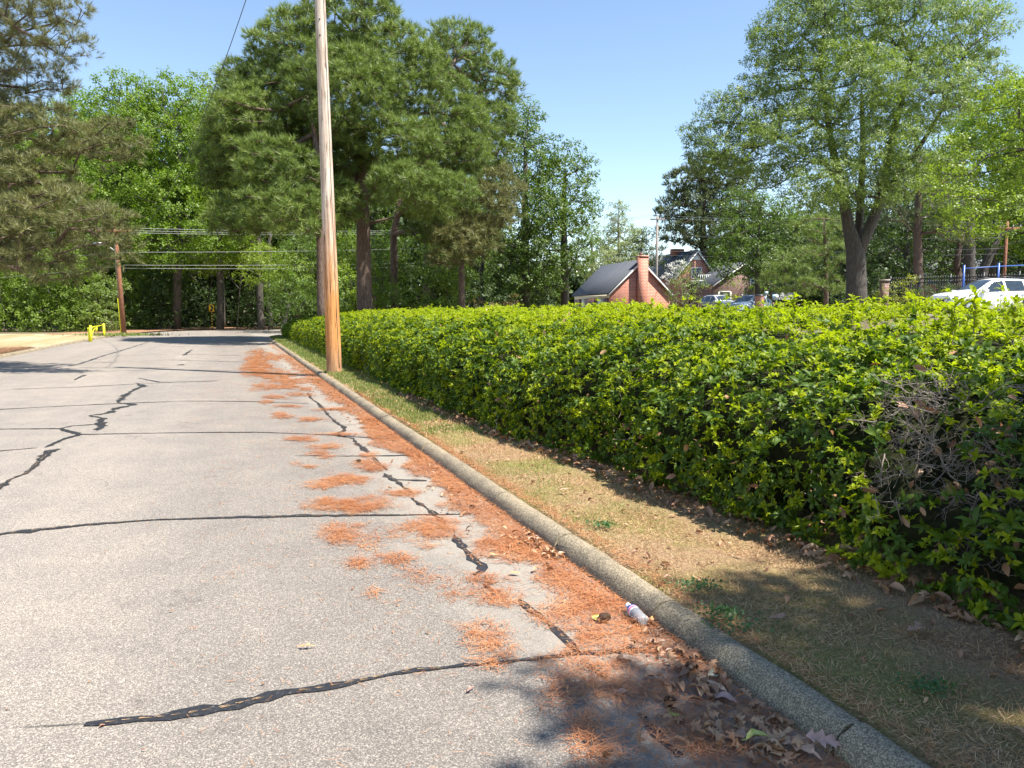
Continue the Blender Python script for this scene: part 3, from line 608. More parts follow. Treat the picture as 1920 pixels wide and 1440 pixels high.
# --- the large pine whose trunk stands right of the wooden pole
tree('pine_tree', 'large pine with a thick straight trunk just right of the wooden pole', 'tree',
     [[foot(686, 42, 0.47), *TR([(684, 575, 0.44), (682, 500, 0.40), (681, 420, 0.37), (679, 350, 0.32), (674, 300, 0.27), (668, 240, 0.2), (662, 150, 0.13), (660, 60, 0.06)], 42)],
      TR([(681, 420, 0.12), (664, 412, 0.11), (654, 406, 0.10)], 42), TR([(683, 422, 0.08), (710, 414, 0.07), (742, 407, 0.045)], 42)],
     [Lb(650, 45, 95, 75, 42), Lb(560, 105, 90, 75, 41), Lb(740, 130, 85, 80, 42), Lb(640, 180, 110, 85, 39), Lb(800, 200, 80, 75, 43), Lb(520, 205, 90, 85, 41), Lb(850, 260, 70, 70, 43), Lb(745, 270, 90, 45, 40),
      Lb(760, 345, 70, 42, 38), Lb(820, 370, 75, 45, 39), Lb(630, 385, 50, 40, 39), Lb(610, 290, 75, 50, 41), Lb(700, 345, 40, 36, 44), Lb(650, 310, 50, 40, 44)],
     M['needle_a'], M['bark_pine'], 1, 'pine', spacing=0.60, n_per=21, crad=0.46, size=0.33, group=PG, fill=0.25, rtip=0.016, flat=0.8)
tree('pine_tree', 'pine with a dark trunk almost hidden behind the wooden pole, boughs spreading to its left', 'tree',
     [[foot(606, 38, 0.26), *TR([(603, 570, 0.24), (601, 440, 0.21), (600, 340, 0.18), (590, 250, 0.13), (575, 180, 0.07)], 38)]],
     [Lb(470, 250, 80, 75, 39), Lb(415, 280, 45, 55, 40), Lb(450, 410, 60, 34, 38), Lb(560, 320, 60, 60, 40), Lb(430, 330, 55, 55, 40), Lb(520, 320, 80, 60, 37), Lb(500, 395, 65, 40, 36), Lb(560, 400, 60, 42, 35), Lb(455, 180, 45, 60, 41)],
     M['needle_a'], M['bark_pine'], 2, 'pine', spacing=0.58, n_per=21, crad=0.45, size=0.32, group=PG, fill=0.25, rtip=0.016, flat=0.8)
tree('pine_tree', 'slim trunked pine right of the thick pine trunk, with a domed top', 'tree',
     [[foot(741, 50, 0.27), *TR([(740, 560, 0.25), (738, 440, 0.22), (760, 330, 0.18), (810, 220, 0.13), (850, 120, 0.07)], 50)]],
     [Lb(860, 105, 70, 58, 52), Lb(925, 170, 52, 62, 52), Lb(905, 255, 60, 70, 51), Lb(850, 300, 65, 55, 48), Lb(880, 420, 60, 40, 47), Lb(820, 430, 55, 35, 46)],
     M['needle_a'], M['bark_pine'], 3, 'pine', spacing=0.72, n_per=21, crad=0.54, size=0.37, group=PG, fill=0.25, rtip=0.018, flat=0.8)
tree('pine_tree', 'yellowish pine bough tree at the right end of the pine group, beside the broadleaf trees', 'tree',
     [[foot(868, 46, 0.2), *TR([(866, 560, 0.19), (865, 470, 0.16), (880, 400, 0.12), (900, 350, 0.06)], 46)]],
     [Lb(905, 390, 62, 45, 44), Lb(870, 450, 60, 35, 43), Lb(935, 350, 38, 38, 45), Lb(845, 480, 40, 25, 43)],
     M['needle_b'], M['bark_pine'], 4, 'pine', spacing=0.66, n_per=22, crad=0.58, size=0.34, group=PG, rtip=0.016, flat=0.75)
# --- pine overhanging from the left edge
tree('pine_tree', 'tall olive brown pine hanging into the frame from the left edge above the street', 'tree',
     [[((W(-260, 600, 25)[0], 25, -0.1), 0.42), (W(-250, 400, 25), 0.36), (W(-235, 150, 25), 0.28), (W(-220, -150, 25), 0.18), (W(-210, -350, 25), 0.08)]],
     [Lb(20, 30, 85, 62, 22, 1.2), Lb(95, 10, 62, 28, 21, 0.9), Lb(110, 85, 55, 32, 21, 0.8), Lb(60, 150, 75, 32, 22, 1.0), Lb(-80, 80, 110, 110, 23), Lb(-150, -60, 150, 120, 24), Lb(60, -80, 130, 50, 22), Lb(-220, -300, 120, 120, 25),
      Lb(-40, 200, 100, 60, 22)],
     M['needle_b'], M['bark_pine'], 5, 'pine', spacing=0.42, n_per=17, crad=0.30, size=0.19, temps=TN_, rtip=0.009, flat=0.6, group='pines on the left side')
tree('pine_tree', 'broad olive pine filling the left edge below the overhanging one, over the far kerb', 'tree',
     [[((W(-120, 600, 22)[0], 22, -0.1), 0.36), (W(-110, 450, 22), 0.3), (W(-90, 300, 22), 0.2), (W(-80, 200, 22), 0.08)]],
     [Lb(30, 250, 95, 52, 21), Lb(110, 245, 80, 45, 21), Lb(200, 265, 62, 38, 20.5), Lb(40, 340, 100, 55, 20.5), Lb(110, 400, 85, 50, 19.5), Lb(180, 425, 65, 38, 19), Lb(215, 470, 35, 32, 19), Lb(30, 450, 95, 55, 19.5), Lb(100, 500, 70, 28, 19.5), Lb(-60, 400, 110, 120, 21), Lb(-60, 250, 90, 60, 22)],
     M['needle_b'], M['bark_pine'], 6, 'pine', spacing=0.44, n_per=20, crad=0.34, size=0.20, rtip=0.012, flat=0.6, group='pines on the left side')
# --- broadleaf trees behind, left
BG = 'broadleaf trees of the wood beyond the bend'
b1 = tree('broadleaf_tree', 'bright spring green tree at the left of the wood, above the brown roadside pole', 'tree',
     [[foot(235, 66, 0.35), *TR([(238, 450, 0.3), (240, 330, 0.22), (245, 230, 0.12)], 66)]],
     [Lb(235, 180, 50, 38, 66), Lb(200, 250, 55, 60, 66), Lb(270, 240, 55, 60, 65), Lb(200, 350, 70, 70, 64), Lb(280, 350, 65, 70, 64), Lb(230, 440, 80, 60, 63)],
     M['leaf_spring'], M['bark_grey'], 21, spacing=0.95, n_per=20, crad=0.8, size=0.43, group=BG, fill=0.3)
b2 = tree('broadleaf_tree', 'broad mid green tree with an even top left of the big pines', 'tree',
     [[foot(330, 64, 0.36), *TR([(334, 450, 0.32), (336, 330, 0.22), (338, 240, 0.12)], 64)]],
     [Lb(325, 190, 48, 45, 66), Lb(365, 215, 45, 45, 65), Lb(330, 280, 60, 60, 64), Lb(385, 300, 45, 60, 64), Lb(330, 380, 70, 60, 62), Lb(390, 430, 60, 60, 62), Lb(310, 460, 55, 45, 61)],
     M['leaf_spring'], M['bark_grey'], 22, spacing=0.95, n_per=20, crad=0.8, size=0.43, group=BG, fill=0.3)
b3 = tree('broadleaf_tree', 'pale topped tree rising between the broad green tree and the big pines', 'tree',
     [[foot(412, 66, 0.33), *TR([(414, 560, 0.3), (410, 430, 0.26), (412, 300, 0.2), (415, 200, 0.1)], 66)]],
     [Lb(412, 170, 42, 42, 68), Lb(430, 240, 45, 50, 67), Lb(400, 260, 40, 55, 67), Lb(430, 400, 60, 60, 64)],
     M['leaf_lime'], M['bark_grey'], 23, spacing=1.0, n_per=18, crad=0.8, size=0.43, group=BG, fill=0.3)
b4 = tree('broadleaf_tree', 'dense green tree right behind the pines, its top just left of the open sky', 'tree',
     [[foot(985, 58, 0.36), *TR([(985, 480, 0.3), (985, 350, 0.22), (985, 260, 0.1)], 58)]],
     [Lb(975, 245, 45, 45, 59), Lb(1005, 300, 45, 50, 58), Lb(965, 330, 50, 60, 58), Lb(1005, 400, 55, 60, 57), Lb(950, 440, 60, 55, 57), Lb(960, 520, 50, 45, 57), Lb(1005, 490, 45, 45, 57)],
     M['leaf_mid'], M['bark_grey'], 24, spacing=0.9, n_per=22, crad=0.78, size=0.40, group=BG, fill=0.35)
b5 = tree('broadleaf_tree', 'rounded green tree at the right end of the wood, beside the gap of sky', 'tree',
     [[foot(1060, 60, 0.36), *TR([(1058, 480, 0.3), (1056, 400, 0.22), (1060, 330, 0.1)], 60)]],
     [Lb(1070, 320, 42, 45, 60), Lb(1040, 350, 45, 50, 60), Lb(1085, 385, 36, 45, 59), Lb(1045, 430, 55, 50, 58), Lb(1080, 460, 35, 45, 58), Lb(1000, 480, 45, 45, 57), Lb(1010, 515, 40, 36, 57), Lb(1042, 505, 30, 40, 58)],
     M['leaf_mid'], M['bark_grey'], 25, spacing=0.9, n_per=22, crad=0.78, size=0.40, group=BG, fill=0.35)
# copies deeper in the wood close the gaps
cp = [(b1, 150, 74, 0.9, 1.05, 'green tree deeper in the wood behind the olive pine'), (b2, 60, 70, 2.1, 0.95, 'green tree of the wood farthest left behind the olive pine'),
      (b2, 470, 74, 3.3, 1.0, 'green tree behind the left boughs of the big pines'), (b4, 560, 72, 1.2, 1.0, 'green tree seen through the pines left of the wooden pole'), (b4, 700, 70, 4.0, 0.95, 'green tree in the gap behind the thick pine trunk'),
      (b5, 800, 68, 2.0, 1.0, 'green tree low behind the slim pine trunk'), (b2, 620, 80, 0.4, 1.1, 'tree deep behind the wooden pole'), (b1, 380, 82, 1.9, 1.1, 'tree deep behind the arrow sign'), (b2, 240, 84, 5.5, 1.15, 'tree deep behind the brown roadside pole'), (b2, 1960, 62, 2.6, 0.95, 'green tree behind the yellow green one at the right edge'), (b1, 1850, 72, 0.2, 1.0, 'green tree filling the view above the blue posts'), (b2, 1760, 90, 4.1, 1.1, 'tall green tree behind the right flank of the huge tree'), (b4, 900, 70, 5.0, 0.9, 'green tree behind the yellowish pine boughs'), (b1, -60, 78, 4.5, 1.1, 'green tree of the wood beyond the left edge')]
for t_, px, Y, rz, sc, lab in cp: x = W(px, 600, Y)[0]; copy_tree(t_, x, Y, rz, sc, lab, BG)
# --- the big tree right
Yb = 36
tree('oak_tree', 'huge spreading tree with a forked grey trunk right of the brick houses', 'tree',
     [[foot(1606, Yb, 0.50), *TR([(1606, 545, 0.46), (1605, 500, 0.44), (1604, 470, 0.42), (1592, 430, 0.27), (1584, 385, 0.24), (1572, 330, 0.2), (1555, 250, 0.14), (1545, 170, 0.08)], Yb)],
      TR([(1604, 480, 0.36), (1622, 445, 0.27), (1640, 405, 0.25), (1655, 360, 0.22), (1668, 280, 0.17), (1690, 190, 0.12), (1710, 110, 0.06)], Yb),
      TR([(1604, 478, 0.22), (1610, 430, 0.18), (1614, 370, 0.16), (1618, 280, 0.13), (1616, 180, 0.08)], Yb + 0.7),
      TR([(1650, 370, 0.13), (1710, 300, 0.11), (1770, 200, 0.07), (1800, 120, 0.04)], Yb - 1)],
     [Lb(1500, 75, 90, 65, Yb), Lb(1620, 50, 110, 75, Yb), Lb(1740, 60, 90, 75, Yb), Lb(1830, 60, 55, 60, Yb), Lb(1470, 160, 75, 60, Yb), Lb(1590, 170, 100, 75, Yb - 2), Lb(1720, 180, 95, 75, Yb - 1), Lb(1830, 150, 60, 55, Yb),
      Lb(1390, 225, 75, 50, Yb), Lb(1500, 265, 85, 60, Yb - 2), Lb(1630, 285, 90, 60, Yb - 2), Lb(1345, 275, 55, 48, Yb), Lb(1430, 310, 70, 45, Yb - 1), Lb(1530, 350, 60, 38, Yb - 3), Lb(1700, 310, 60, 50, Yb - 1), Lb(1600, -20, 150, 40, Yb), Lb(1320, 250, 34, 28, Yb), Lb(1640, 360, 70, 30, Yb - 2), Lb(1560, 370, 40, 26, Yb + 3)],
     M['leaf_oak'], M['bark_grey'], 31, spacing=0.60, n_per=34, crad=0.52, size=0.29, temps=SPW, rtip=0.010, flat=0.7, limb_up=0.1, upb=0.25, fill=0.25)
# --- right side trees
RG = 'trees around the car park'
tree('lime_green_tree', 'yellow green tree at the right edge above the white car', 'tree',
     [[foot(1990, 29, 0.16), *TR([(1985, 480, 0.14), (1970, 380, 0.11), (1940, 260, 0.06)], 29)]],
     [Lb(1890, 210, 55, 50, 30), Lb(1860, 330, 60, 55, 29), Lb(1800, 300, 45, 40, 30), Lb(1810, 390, 60, 40, 28), Lb(1900, 400, 60, 45, 28), Lb(1850, 432, 50, 22, 28), Lb(1960, 260, 80, 120, 29), Lb(1770, 350, 36, 30, 29)],
     M['leaf_lime'], M['bark_grey'], 32, spacing=0.58, n_per=20, crad=0.48, size=0.25, group=RG, rtip=0.01, gap=0.05, fill=0.25)
tree('pine_tree', 'dark distant pine with open branches above the brick house roof', 'tree',
     [[foot(1320, 112, 0.5), *TR([(1320, 480, 0.45), (1318, 400, 0.35), (1325, 340, 0.15)], 112)]],
     [Lb(1285, 345, 38, 28, 112), Lb(1330, 320, 50, 30, 112), Lb(1350, 370, 40, 40, 112), Lb(1262, 395, 30, 22, 111), Lb(1300, 430, 48, 30, 110), Lb(1350, 440, 45, 40, 110), Lb(1255, 440, 22, 14, 110), Lb(1370, 330, 40, 34, 112), Lb(1310, 380, 42, 30, 111), Lb(1385, 400, 40, 40, 111)],
     M['needle_c'], M['bark_pine'], 33, 'pine', spacing=1.2, n_per=22, crad=1.0, size=0.62, temps=TB, group=RG, rtip=0.04)
tree('cedar_tree', 'bright mid green tree left of the huge forked tree, over the shaded brick wing', 'tree',
     [[foot(1420, 62, 0.22), *TR([(1420, 520, 0.2), (1422, 450, 0.16), (1425, 390, 0.08)], 62)]],
     [Lb(1385, 488, 42, 24, 60), Lb(1350, 470, 26, 20, 62), Lb(1400, 390, 50, 38, 62), Lb(1450, 420, 55, 42, 61), Lb(1390, 450, 48, 38, 61), Lb(1375, 500, 38, 30, 60), Lb(1440, 490, 60, 40, 60), Lb(1500, 460, 50, 50, 61)],
     M['leaf_mid'], M['bark_grey'], 34, spacing=0.85, n_per=20, crad=0.75, size=0.38, group=RG, gap=0.05)
tree('cedar_tree', 'dark layered evergreen directly left of the forked trunk', 'tree',
     [[foot(1549, 48, 0.16), *TR([(1549, 540, 0.15), (1548, 470, 0.12), (1545, 410, 0.05)], 48)]],
     [Lb(1540, 430, 50, 26, 48), Lb(1510, 500, 58, 34, 47), Lb(1555, 480, 36, 26, 46), Lb(1480, 520, 45, 32, 47), Lb(1530, 535, 55, 22, 46)],
     M['needle_a'], M['bark_pine'], 35, 'pine', spacing=0.7, n_per=18, crad=0.55, size=0.3, group=RG, flat=0.5)
dark = tree('magnolia_tree', 'dark evergreen tree behind the forked trunk, right of it', 'tree',
     [[foot(1700, 60, 0.3), *TR([(1700, 500, 0.26), (1700, 400, 0.15)], 60)]],
     [Lb(1680, 420, 60, 50, 61), Lb(1740, 410, 55, 55, 61), Lb(1670, 500, 60, 50, 59), Lb(1735, 490, 50, 40, 60), Lb(1700, 340, 60, 50, 62)],
     M['leaf_dark'], M['bark_grey'], 36, spacing=1.0, n_per=13, crad=0.85, size=0.5, group=RG)
for px, Y, rz, sc, lab in [(1800, 82, 1.0, 1.15, 'dark tree far behind the blue posts'), (1930, 78, 2.4, 1.15, 'dark tree far behind the white car'), (1600, 84, 3.6, 1.1, 'dark tree seen through the fork of the huge trunk'), (1490, 98, 5.1, 1.15, 'dark tree behind the layered evergreen')]:
    x = W(px, 600, Y)[0]; copy_tree(dark, x, Y, rz, sc, lab, RG)
tree('pine_tree', 'pine with a dark bare trunk right of the huge forked tree', 'tree',
     [[foot(1722, 54, 0.34), *TR([(1722, 540, 0.32), (1720, 440, 0.28), (1722, 370, 0.2), (1725, 300, 0.1)], 54)]],
     [Lb(1690, 400, 42, 26, 54), Lb(1760, 395, 55, 28, 53), Lb(1720, 330, 45, 35, 54), Lb(1780, 330, 45, 40, 54), Lb(1800, 430, 50, 26, 52)],
     M['needle_c'], M['bark_pine'], 37, 'pine', spacing=0.85, n_per=11, crad=0.6, size=0.36, group=RG)
tree('broadleaf_tree', 'leaning dark trunk tree behind the blue posts, in front of the far brick gable', 'tree',
     [[foot(1836, 62, 0.4), *TR([(1840, 530, 0.38), (1846, 500, 0.34), (1860, 470, 0.3), (1880, 430, 0.2)], 62)]],
     [Lb(1850, 440, 60, 30, 62), Lb(1900, 420, 60, 40, 62), Lb(1830, 390, 50, 30, 63)],
     M['leaf_mid'], M['bark_grey'], 38, spacing=1.0, n_per=9, crad=0.7, size=0.42, group=RG)
tree('broadleaf_tree', 'straight dark trunk tree between the two blue posts', 'tree',
     [[foot(1817, 56, 0.42), *TR([(1817, 530, 0.40), (1818, 470, 0.36), (1820, 400, 0.2)], 56)]],
     [Lb(1810, 420, 60, 26, 56), Lb(1790, 370, 50, 35, 57), Lb(1850, 380, 50, 30, 57)],
     M['leaf_mid'], M['bark_grey'], 39, spacing=1.0, n_per=9, crad=0.7, size=0.42, group=RG)
# pale small trees between the wood and the pole
tree('young_tree', 'pale airy tree with a pointed top behind the brick garage', 'tree',
     [[foot(1160, 118, 0.2), *TR([(1160, 500, 0.18), (1160, 440, 0.12), (1160, 390, 0.05)], 118)]],
     [Lb(1160, 405, 16, 26, 118), Lb(1168, 440, 26, 26, 118), Lb(1150, 470, 30, 28, 118), Lb(1185, 465, 28, 26, 117)],
     M['leaf_pale'], M['bark_pale'], 41, spacing=1.0, n_per=18, crad=0.85, size=0.5, group='pale small trees behind the garage', gap=0.08, rtip=0.03)
tree('young_tree', 'pale tree with bare looking twigs directly behind the garage chimney', 'tree',
     [[foot(1200, 112, 0.2), *TR([(1200, 500, 0.18), (1205, 450, 0.12)], 112)]],
     [Lb(1205, 455, 30, 24, 112), Lb(1180, 490, 40, 22, 111), Lb(1225, 480, 26, 22, 111), Lb(1130, 500, 40, 26, 110), Lb(1165, 480, 36, 22, 112)],
     M['leaf_pale'], M['bark_pale'], 42, spacing=1.0, n_per=14, crad=0.85, size=0.5, group='pale small trees behind the garage', gap=0.12, rtip=0.03)
tree('oak_tree', 'mid green tree behind the small distant house left of the garage', 'tree',
     [[foot(1110, 130, 0.3), *TR([(1110, 500, 0.25), (1110, 440, 0.12)], 130)]],
     [Lb(1105, 440, 30, 30, 130), Lb(1090, 480, 45, 28, 128), Lb(1130, 470, 26, 24, 128)],
     M['leaf_oak'], M['bark_grey'], 43, spacing=1.3, n_per=9, crad=1.0, size=0.6, group='pale small trees behind the garage')

# --- shrubs and bushes
def shrub(name, label, lobes, mat, seed, spacing=0.6, n_per=11, crad=0.5, size=0.3, group=None, temps=None, upb=0.6, bark='bark_grey', rtip=0.008):
    c = np.array(lobes).mean(0); gz = H(c[0], c[1]) - 0.05
    return tree(name, label, 'shrub', [[((c[0], c[1], gz), 0.06), ((c[0], c[1], gz + 0.4), 0.05), ((c[0] + .05, c[1], gz + 0.8), 0.03)]], lobes, mat, M[bark], seed, spacing=spacing, n_per=n_per, crad=crad, size=size, group=group, temps=temps, upb=upb, rtip=rtip, inner=0.7)
SG = 'vine covered bushes along the dry lawn'
for i, (lbs, mt, lab) in enumerate([
    ([(-60, 590, 60, 45), (-50, 520, 60, 50)], 'leaf_kudzu', 'vine covered bush at the left edge of the dry lawn'),
    ([(20, 600, 45, 35), (30, 550, 50, 40), (0, 510, 40, 35)], 'leaf_kudzu', 'bright vine covered mound at the back of the lawn, leftmost in full view'),
    ([(85, 600, 45, 35), (80, 550, 50, 42), (110, 500, 45, 35)], 'leaf_kudzu', 'tall bright bush between the left mound and the yellow barrier'),
    ([(150, 598, 40, 32), (150, 545, 40, 42)], 'leaf_kudzu', 'bright green bush left behind the yellow barrier'),
    ([(195, 595, 34, 34), (200, 550, 34, 30)], 'leaf_oak', 'greyish green bush right behind the yellow barrier'),
    ([(255, 600, 34, 30), (250, 560, 36, 34), (250, 520, 30, 26)], 'leaf_kudzu', 'bush with light stems just right of the brown roadside pole'),
    ([(300, 595, 40, 30), (310, 545, 40, 40)], 'leaf_dark', 'dark bush at the start of the bend, left of the arrow sign')]):
    Y = 57 if i < 5 else 64
    shrub('bush', lab, [Lb(px, py, rx, ry, Y + (rr % 2) * 0.8) for rr, (px, py, rx, ry) in enumerate(lbs)], M[mt], 60 + i, spacing=0.7, n_per=15, crad=0.62, size=0.34, group=SG)
DG = 'dark undergrowth bushes at the foot of the wood'
for i, (px, py, rx, ry, Y, mt, lab) in enumerate([
    (370, 580, 50, 36, 74, 'leaf_dark', 'dark undergrowth bush left behind the arrow sign'), (430, 575, 50, 40, 75, 'leaf_dark', 'dark undergrowth bush right behind the arrow sign'),
    (350, 520, 55, 45, 76, 'leaf_dark', 'upper dark thicket above the arrow sign, left side'), (440, 510, 55, 45, 76, 'leaf_dark', 'upper dark thicket right of the arrow sign'),
    (495, 570, 45, 40, 68, 'leaf_dark', 'dark bush at the left end of the hedge'), (550, 560, 45, 40, 56, 'leaf_mid', 'leafy bush over the hedge left of the wooden pole'),
    (640, 545, 34, 42, 52, 'leaf_lime', 'yellow green sapling leaves between the wooden pole and the thick pine trunk'), (715, 545, 26, 40, 50, 'leaf_kudzu', 'bright bush between the two pine trunks'),
    (800, 545, 60, 38, 48, 'leaf_kudzu', 'bright green bush over the hedge right of the slim pine trunk'), (830, 500, 45, 34, 49, 'leaf_mid', 'taller green bush behind the bright one right of the pine trunks'),
    (300, 510, 45, 42, 70, 'leaf_mid', 'mid green bush high behind the dark bush at the bend'), (380, 480, 45, 34, 69, 'leaf_lime', 'lime green sapling leaves high above the arrow sign'), (440, 465, 48, 34, 66, 'leaf_lime', 'lime green sapling between the sign and the big pine boughs'),
    (500, 500, 46, 34, 63, 'leaf_lime', 'bright sapling leaves over the left end of the hedge'), (545, 520, 40, 40, 58, 'leaf_kudzu', 'bright green sapling left of the wooden pole'), (570, 470, 40, 30, 60, 'leaf_mid', 'upper bush directly left of the wooden pole'),
    (650, 480, 40, 38, 58, 'leaf_kudzu', 'bush behind the wooden pole at trunk height'), (715, 480, 34, 40, 58, 'leaf_mid', 'bush at mid height between the two pine trunks'), (790, 480, 45, 36, 58, 'leaf_mid', 'bush right of the slim pine trunk at mid height'), (620, 560, 34, 26, 50, 'leaf_mid', 'low bush over the hedge behind the wooden pole'),
    (905, 560, 45, 28, 56, 'leaf_dark', 'dark shrub over the hedge below the yellowish pine'), (985, 560, 50, 30, 60, 'leaf_dark', 'dark shrub over the hedge left of the ivy mound')]):
    s_ = Y / F; shrub('bush', lab, [Lb(px, py, rx, ry, Y), Lb(px + rx * .5, py + ry * .5, rx * .6, ry * .6, Y - 1), Lb(px - rx * .5, py + ry * .4, rx * .6, ry * .7, Y - .6)], M[mt], 80 + i, spacing=0.75, n_per=15, crad=0.62, size=0.36, group=DG)
shrub('ivy_mound', 'tall dark ivy covered mound left of the brick garage', [Lb(1030, 528, 20, 22, 78), Lb(1045, 560, 16, 22, 78), Lb(1020, 565, 24, 22, 78)], M['leaf_mid'], 101, spacing=0.8, n_per=16, crad=0.6, size=0.34)
shrub('bush', 'small rusty pink shrub poking over the hedge', [Lb(961, 568, 15, 8, 30)], M['leaf_rusty'], 102, spacing=0.25, n_per=10, crad=0.2, size=0.12)
shrub('bush', 'rusty tinged shrub over the hedge left of the small pink one', [Lb(905, 574, 26, 8, 32)], M['leaf_rusty'], 103, spacing=0.3, n_per=8, crad=0.22, size=0.12)
shrub('flowering_shrub', 'loose green shrub in front of the large house, right of the garage', [Lb(1290, 530, 22, 30, 82), Lb(1270, 550, 22, 26, 81), Lb(1308, 545, 16, 22, 81), Lb(1285, 505, 14, 14, 82)], M['leaf_oak'], 104, spacing=0.8, n_per=9, crad=0.65, size=0.36, bark='bark_pale', rtip=0.025)
shrub('flowering_shrub', 'white blossoming shrub between the pole and the large house', [Lb(1262, 507, 12, 10, 86), Lb(1273, 496, 10, 8, 86), Lb(1252, 520, 9, 10, 86)], M['blossom'], 105, spacing=0.5, n_per=8, crad=0.4, size=0.3, bark='bark_pale')
shrub('bush', 'slender shrub with yellow green leaves before the shaded brick wing', [Lb(1375, 530, 12, 26, 72), Lb(1365, 550, 14, 14, 72), Lb(1440, 500, 16, 20, 70), Lb(1425, 530, 16, 18, 70)], M['leaf_lime'], 106, spacing=0.7, n_per=7, crad=0.5, size=0.3)
shrub('bush', 'yellow tinged shrub left of the clipped dark hedge', [Lb(1690, 548, 26, 18, 42), Lb(1670, 560, 18, 12, 42), Lb(1705, 530, 12, 12, 42)], M['leaf_yellow'], 107, spacing=0.45, n_per=10, crad=0.35, size=0.2)
shrub('clipped_bush', 'low clipped dark hedge in front of the black fence', [Lb(1730, 560, 26, 20, 43.5), Lb(1765, 557, 26, 20, 43.5), Lb(1795, 556, 22, 20, 43.5)], M['leaf_dark'], 108, spacing=0.4, n_per=14, crad=0.3, size=0.18)
shrub('bush', 'sunlit bush behind the black fence, left of the dark trunks', [Lb(1745, 500, 26, 24, 70), Lb(1765, 515, 22, 20, 70), Lb(1730, 515, 18, 18, 70)], M['leaf_kudzu'], 109, spacing=0.8, n_per=12, crad=0.6, size=0.36)
shrub('bush', 'dark shrub at the foot of the huge forked trunk, right side', [Lb(1640, 545, 26, 30, 50), Lb(1570, 560, 26, 16, 50)], M['leaf_dark'], 110, spacing=0.6, n_per=12, crad=0.45, size=0.26)
shrub('bush', 'dark shrub behind the sign board with the star', [Lb(1465, 545, 34, 16, 80), Lb(1500, 540, 26, 22, 78), Lb(1420, 545, 30, 16, 80)], M['leaf_dark'], 111, spacing=0.8, n_per=12, crad=0.6, size=0.36)

# bare trunks standing in the shade of the wood
for i, (px, Y, rr, top, lab) in enumerate([(418, 71, 0.26, 400, 'bare grey trunk in shade right of the arrow sign'), (490, 66, 0.33, 420, 'thick shaded trunk near the left end of the hedge'),
                                      (507, 66.5, 0.22, 430, 'second shaded trunk beside the thick one at the hedge end'), (530, 62, 0.14, 480, 'slim pale leaning trunk left of the wooden pole'), (905, 60, 0.18, 440, 'shaded trunk behind the yellowish pine'), (1792, 58, 0.33, 440, 'reddish trunk left of the first blue post')]):
    f_ = foot(px, Y, rr); r = np.random.default_rng(300 + i); root = empty('bare_tree', f_[0]); tag(root, lab, 'tree', 'bare trunks in the shade')
    mb = MB(); h = W(px, top, Y)[2] - f_[0][2]; pts = np.array([[r.normal() * .02 * k + (0.03 * k * h if 'leaning' in lab else 0), 0, h * k / 8] for k in range(9)]); mb.tube(pts, np.linspace(rr, rr * .55, 9), 10)
    mb.build('trunk', M['bark_pale'] if 'pale' in lab else (M['bark_pine'] if 'reddish' in lab else M['bark_grey']), root, smooth=True)
    for k in range(7):
        mb = MB()
        z = h * r.uniform(.45, .98); a = r.uniform(0, 6.28); l_ = r.uniform(.8, 2.2) * max(.4, rr * 3); x0 = np.interp(z, pts[:, 2], pts[:, 0])
        mb.tube([(x0, 0, z), (x0 + l_ * .5 * math.cos(a), l_ * .5 * math.sin(a), z + .3 * l_), (x0 + l_ * math.cos(a), l_ * math.sin(a), z + .7 * l_)], [rr * .25, rr * .16, 0.015], 5)
        mb.build('branch', M['bark_grey'], root)

# far wood: one dark mass of foliage closing the view
mb = MB(); r = np.random.default_rng(77)
def far_wood(n, x0, x1, y0, y1, htop, size, seed):
    r = np.random.default_rng(seed); x = r.uniform(x0, x1, n); y = r.uniform(y0, y1, n); top = htop(x) + 1.5 * np.sin(x * .31 + y * .2) + r.normal(size=n); z = r.uniform(0, 1, n) ** 0.8 * np.maximum(top, 2)
    p = np.stack([x, y, z], -1); X, Y_, Z = frames(norm(r.normal(size=(n, 3)) * .6 + np.array([0.1, -0.5, 0.6])), r); wi = r.integers(0, 3, n)
    for i in range(3): m_ = wi == i; mb.scatter(SPB[i][0], SPB[i][1], p[m_], X[m_], Y_[m_], Z[m_], size * r.uniform(.7, 1.3, m_.sum()))
far_wood(30000, -85, 3.5, 80, 90, lambda x: np.interp(x, [-85, -60, -12, 0, 3.5], [20, 19, 17, 9, 5]), 1.0, 1)
far_wood(15000, 30, 120, 118, 132, lambda x: np.interp(x, [30, 40, 70, 120], [10, 15, 17, 18]), 1.4, 2)
far_wood(5000, 4, 40, 150, 165, lambda x: 9 + 0 * x, 1.5, 3)
tag(mb.build('far_wood', M['leaf_dark']), 'distant wood closing the view behind the trees', 'woodland', kind='stuff')

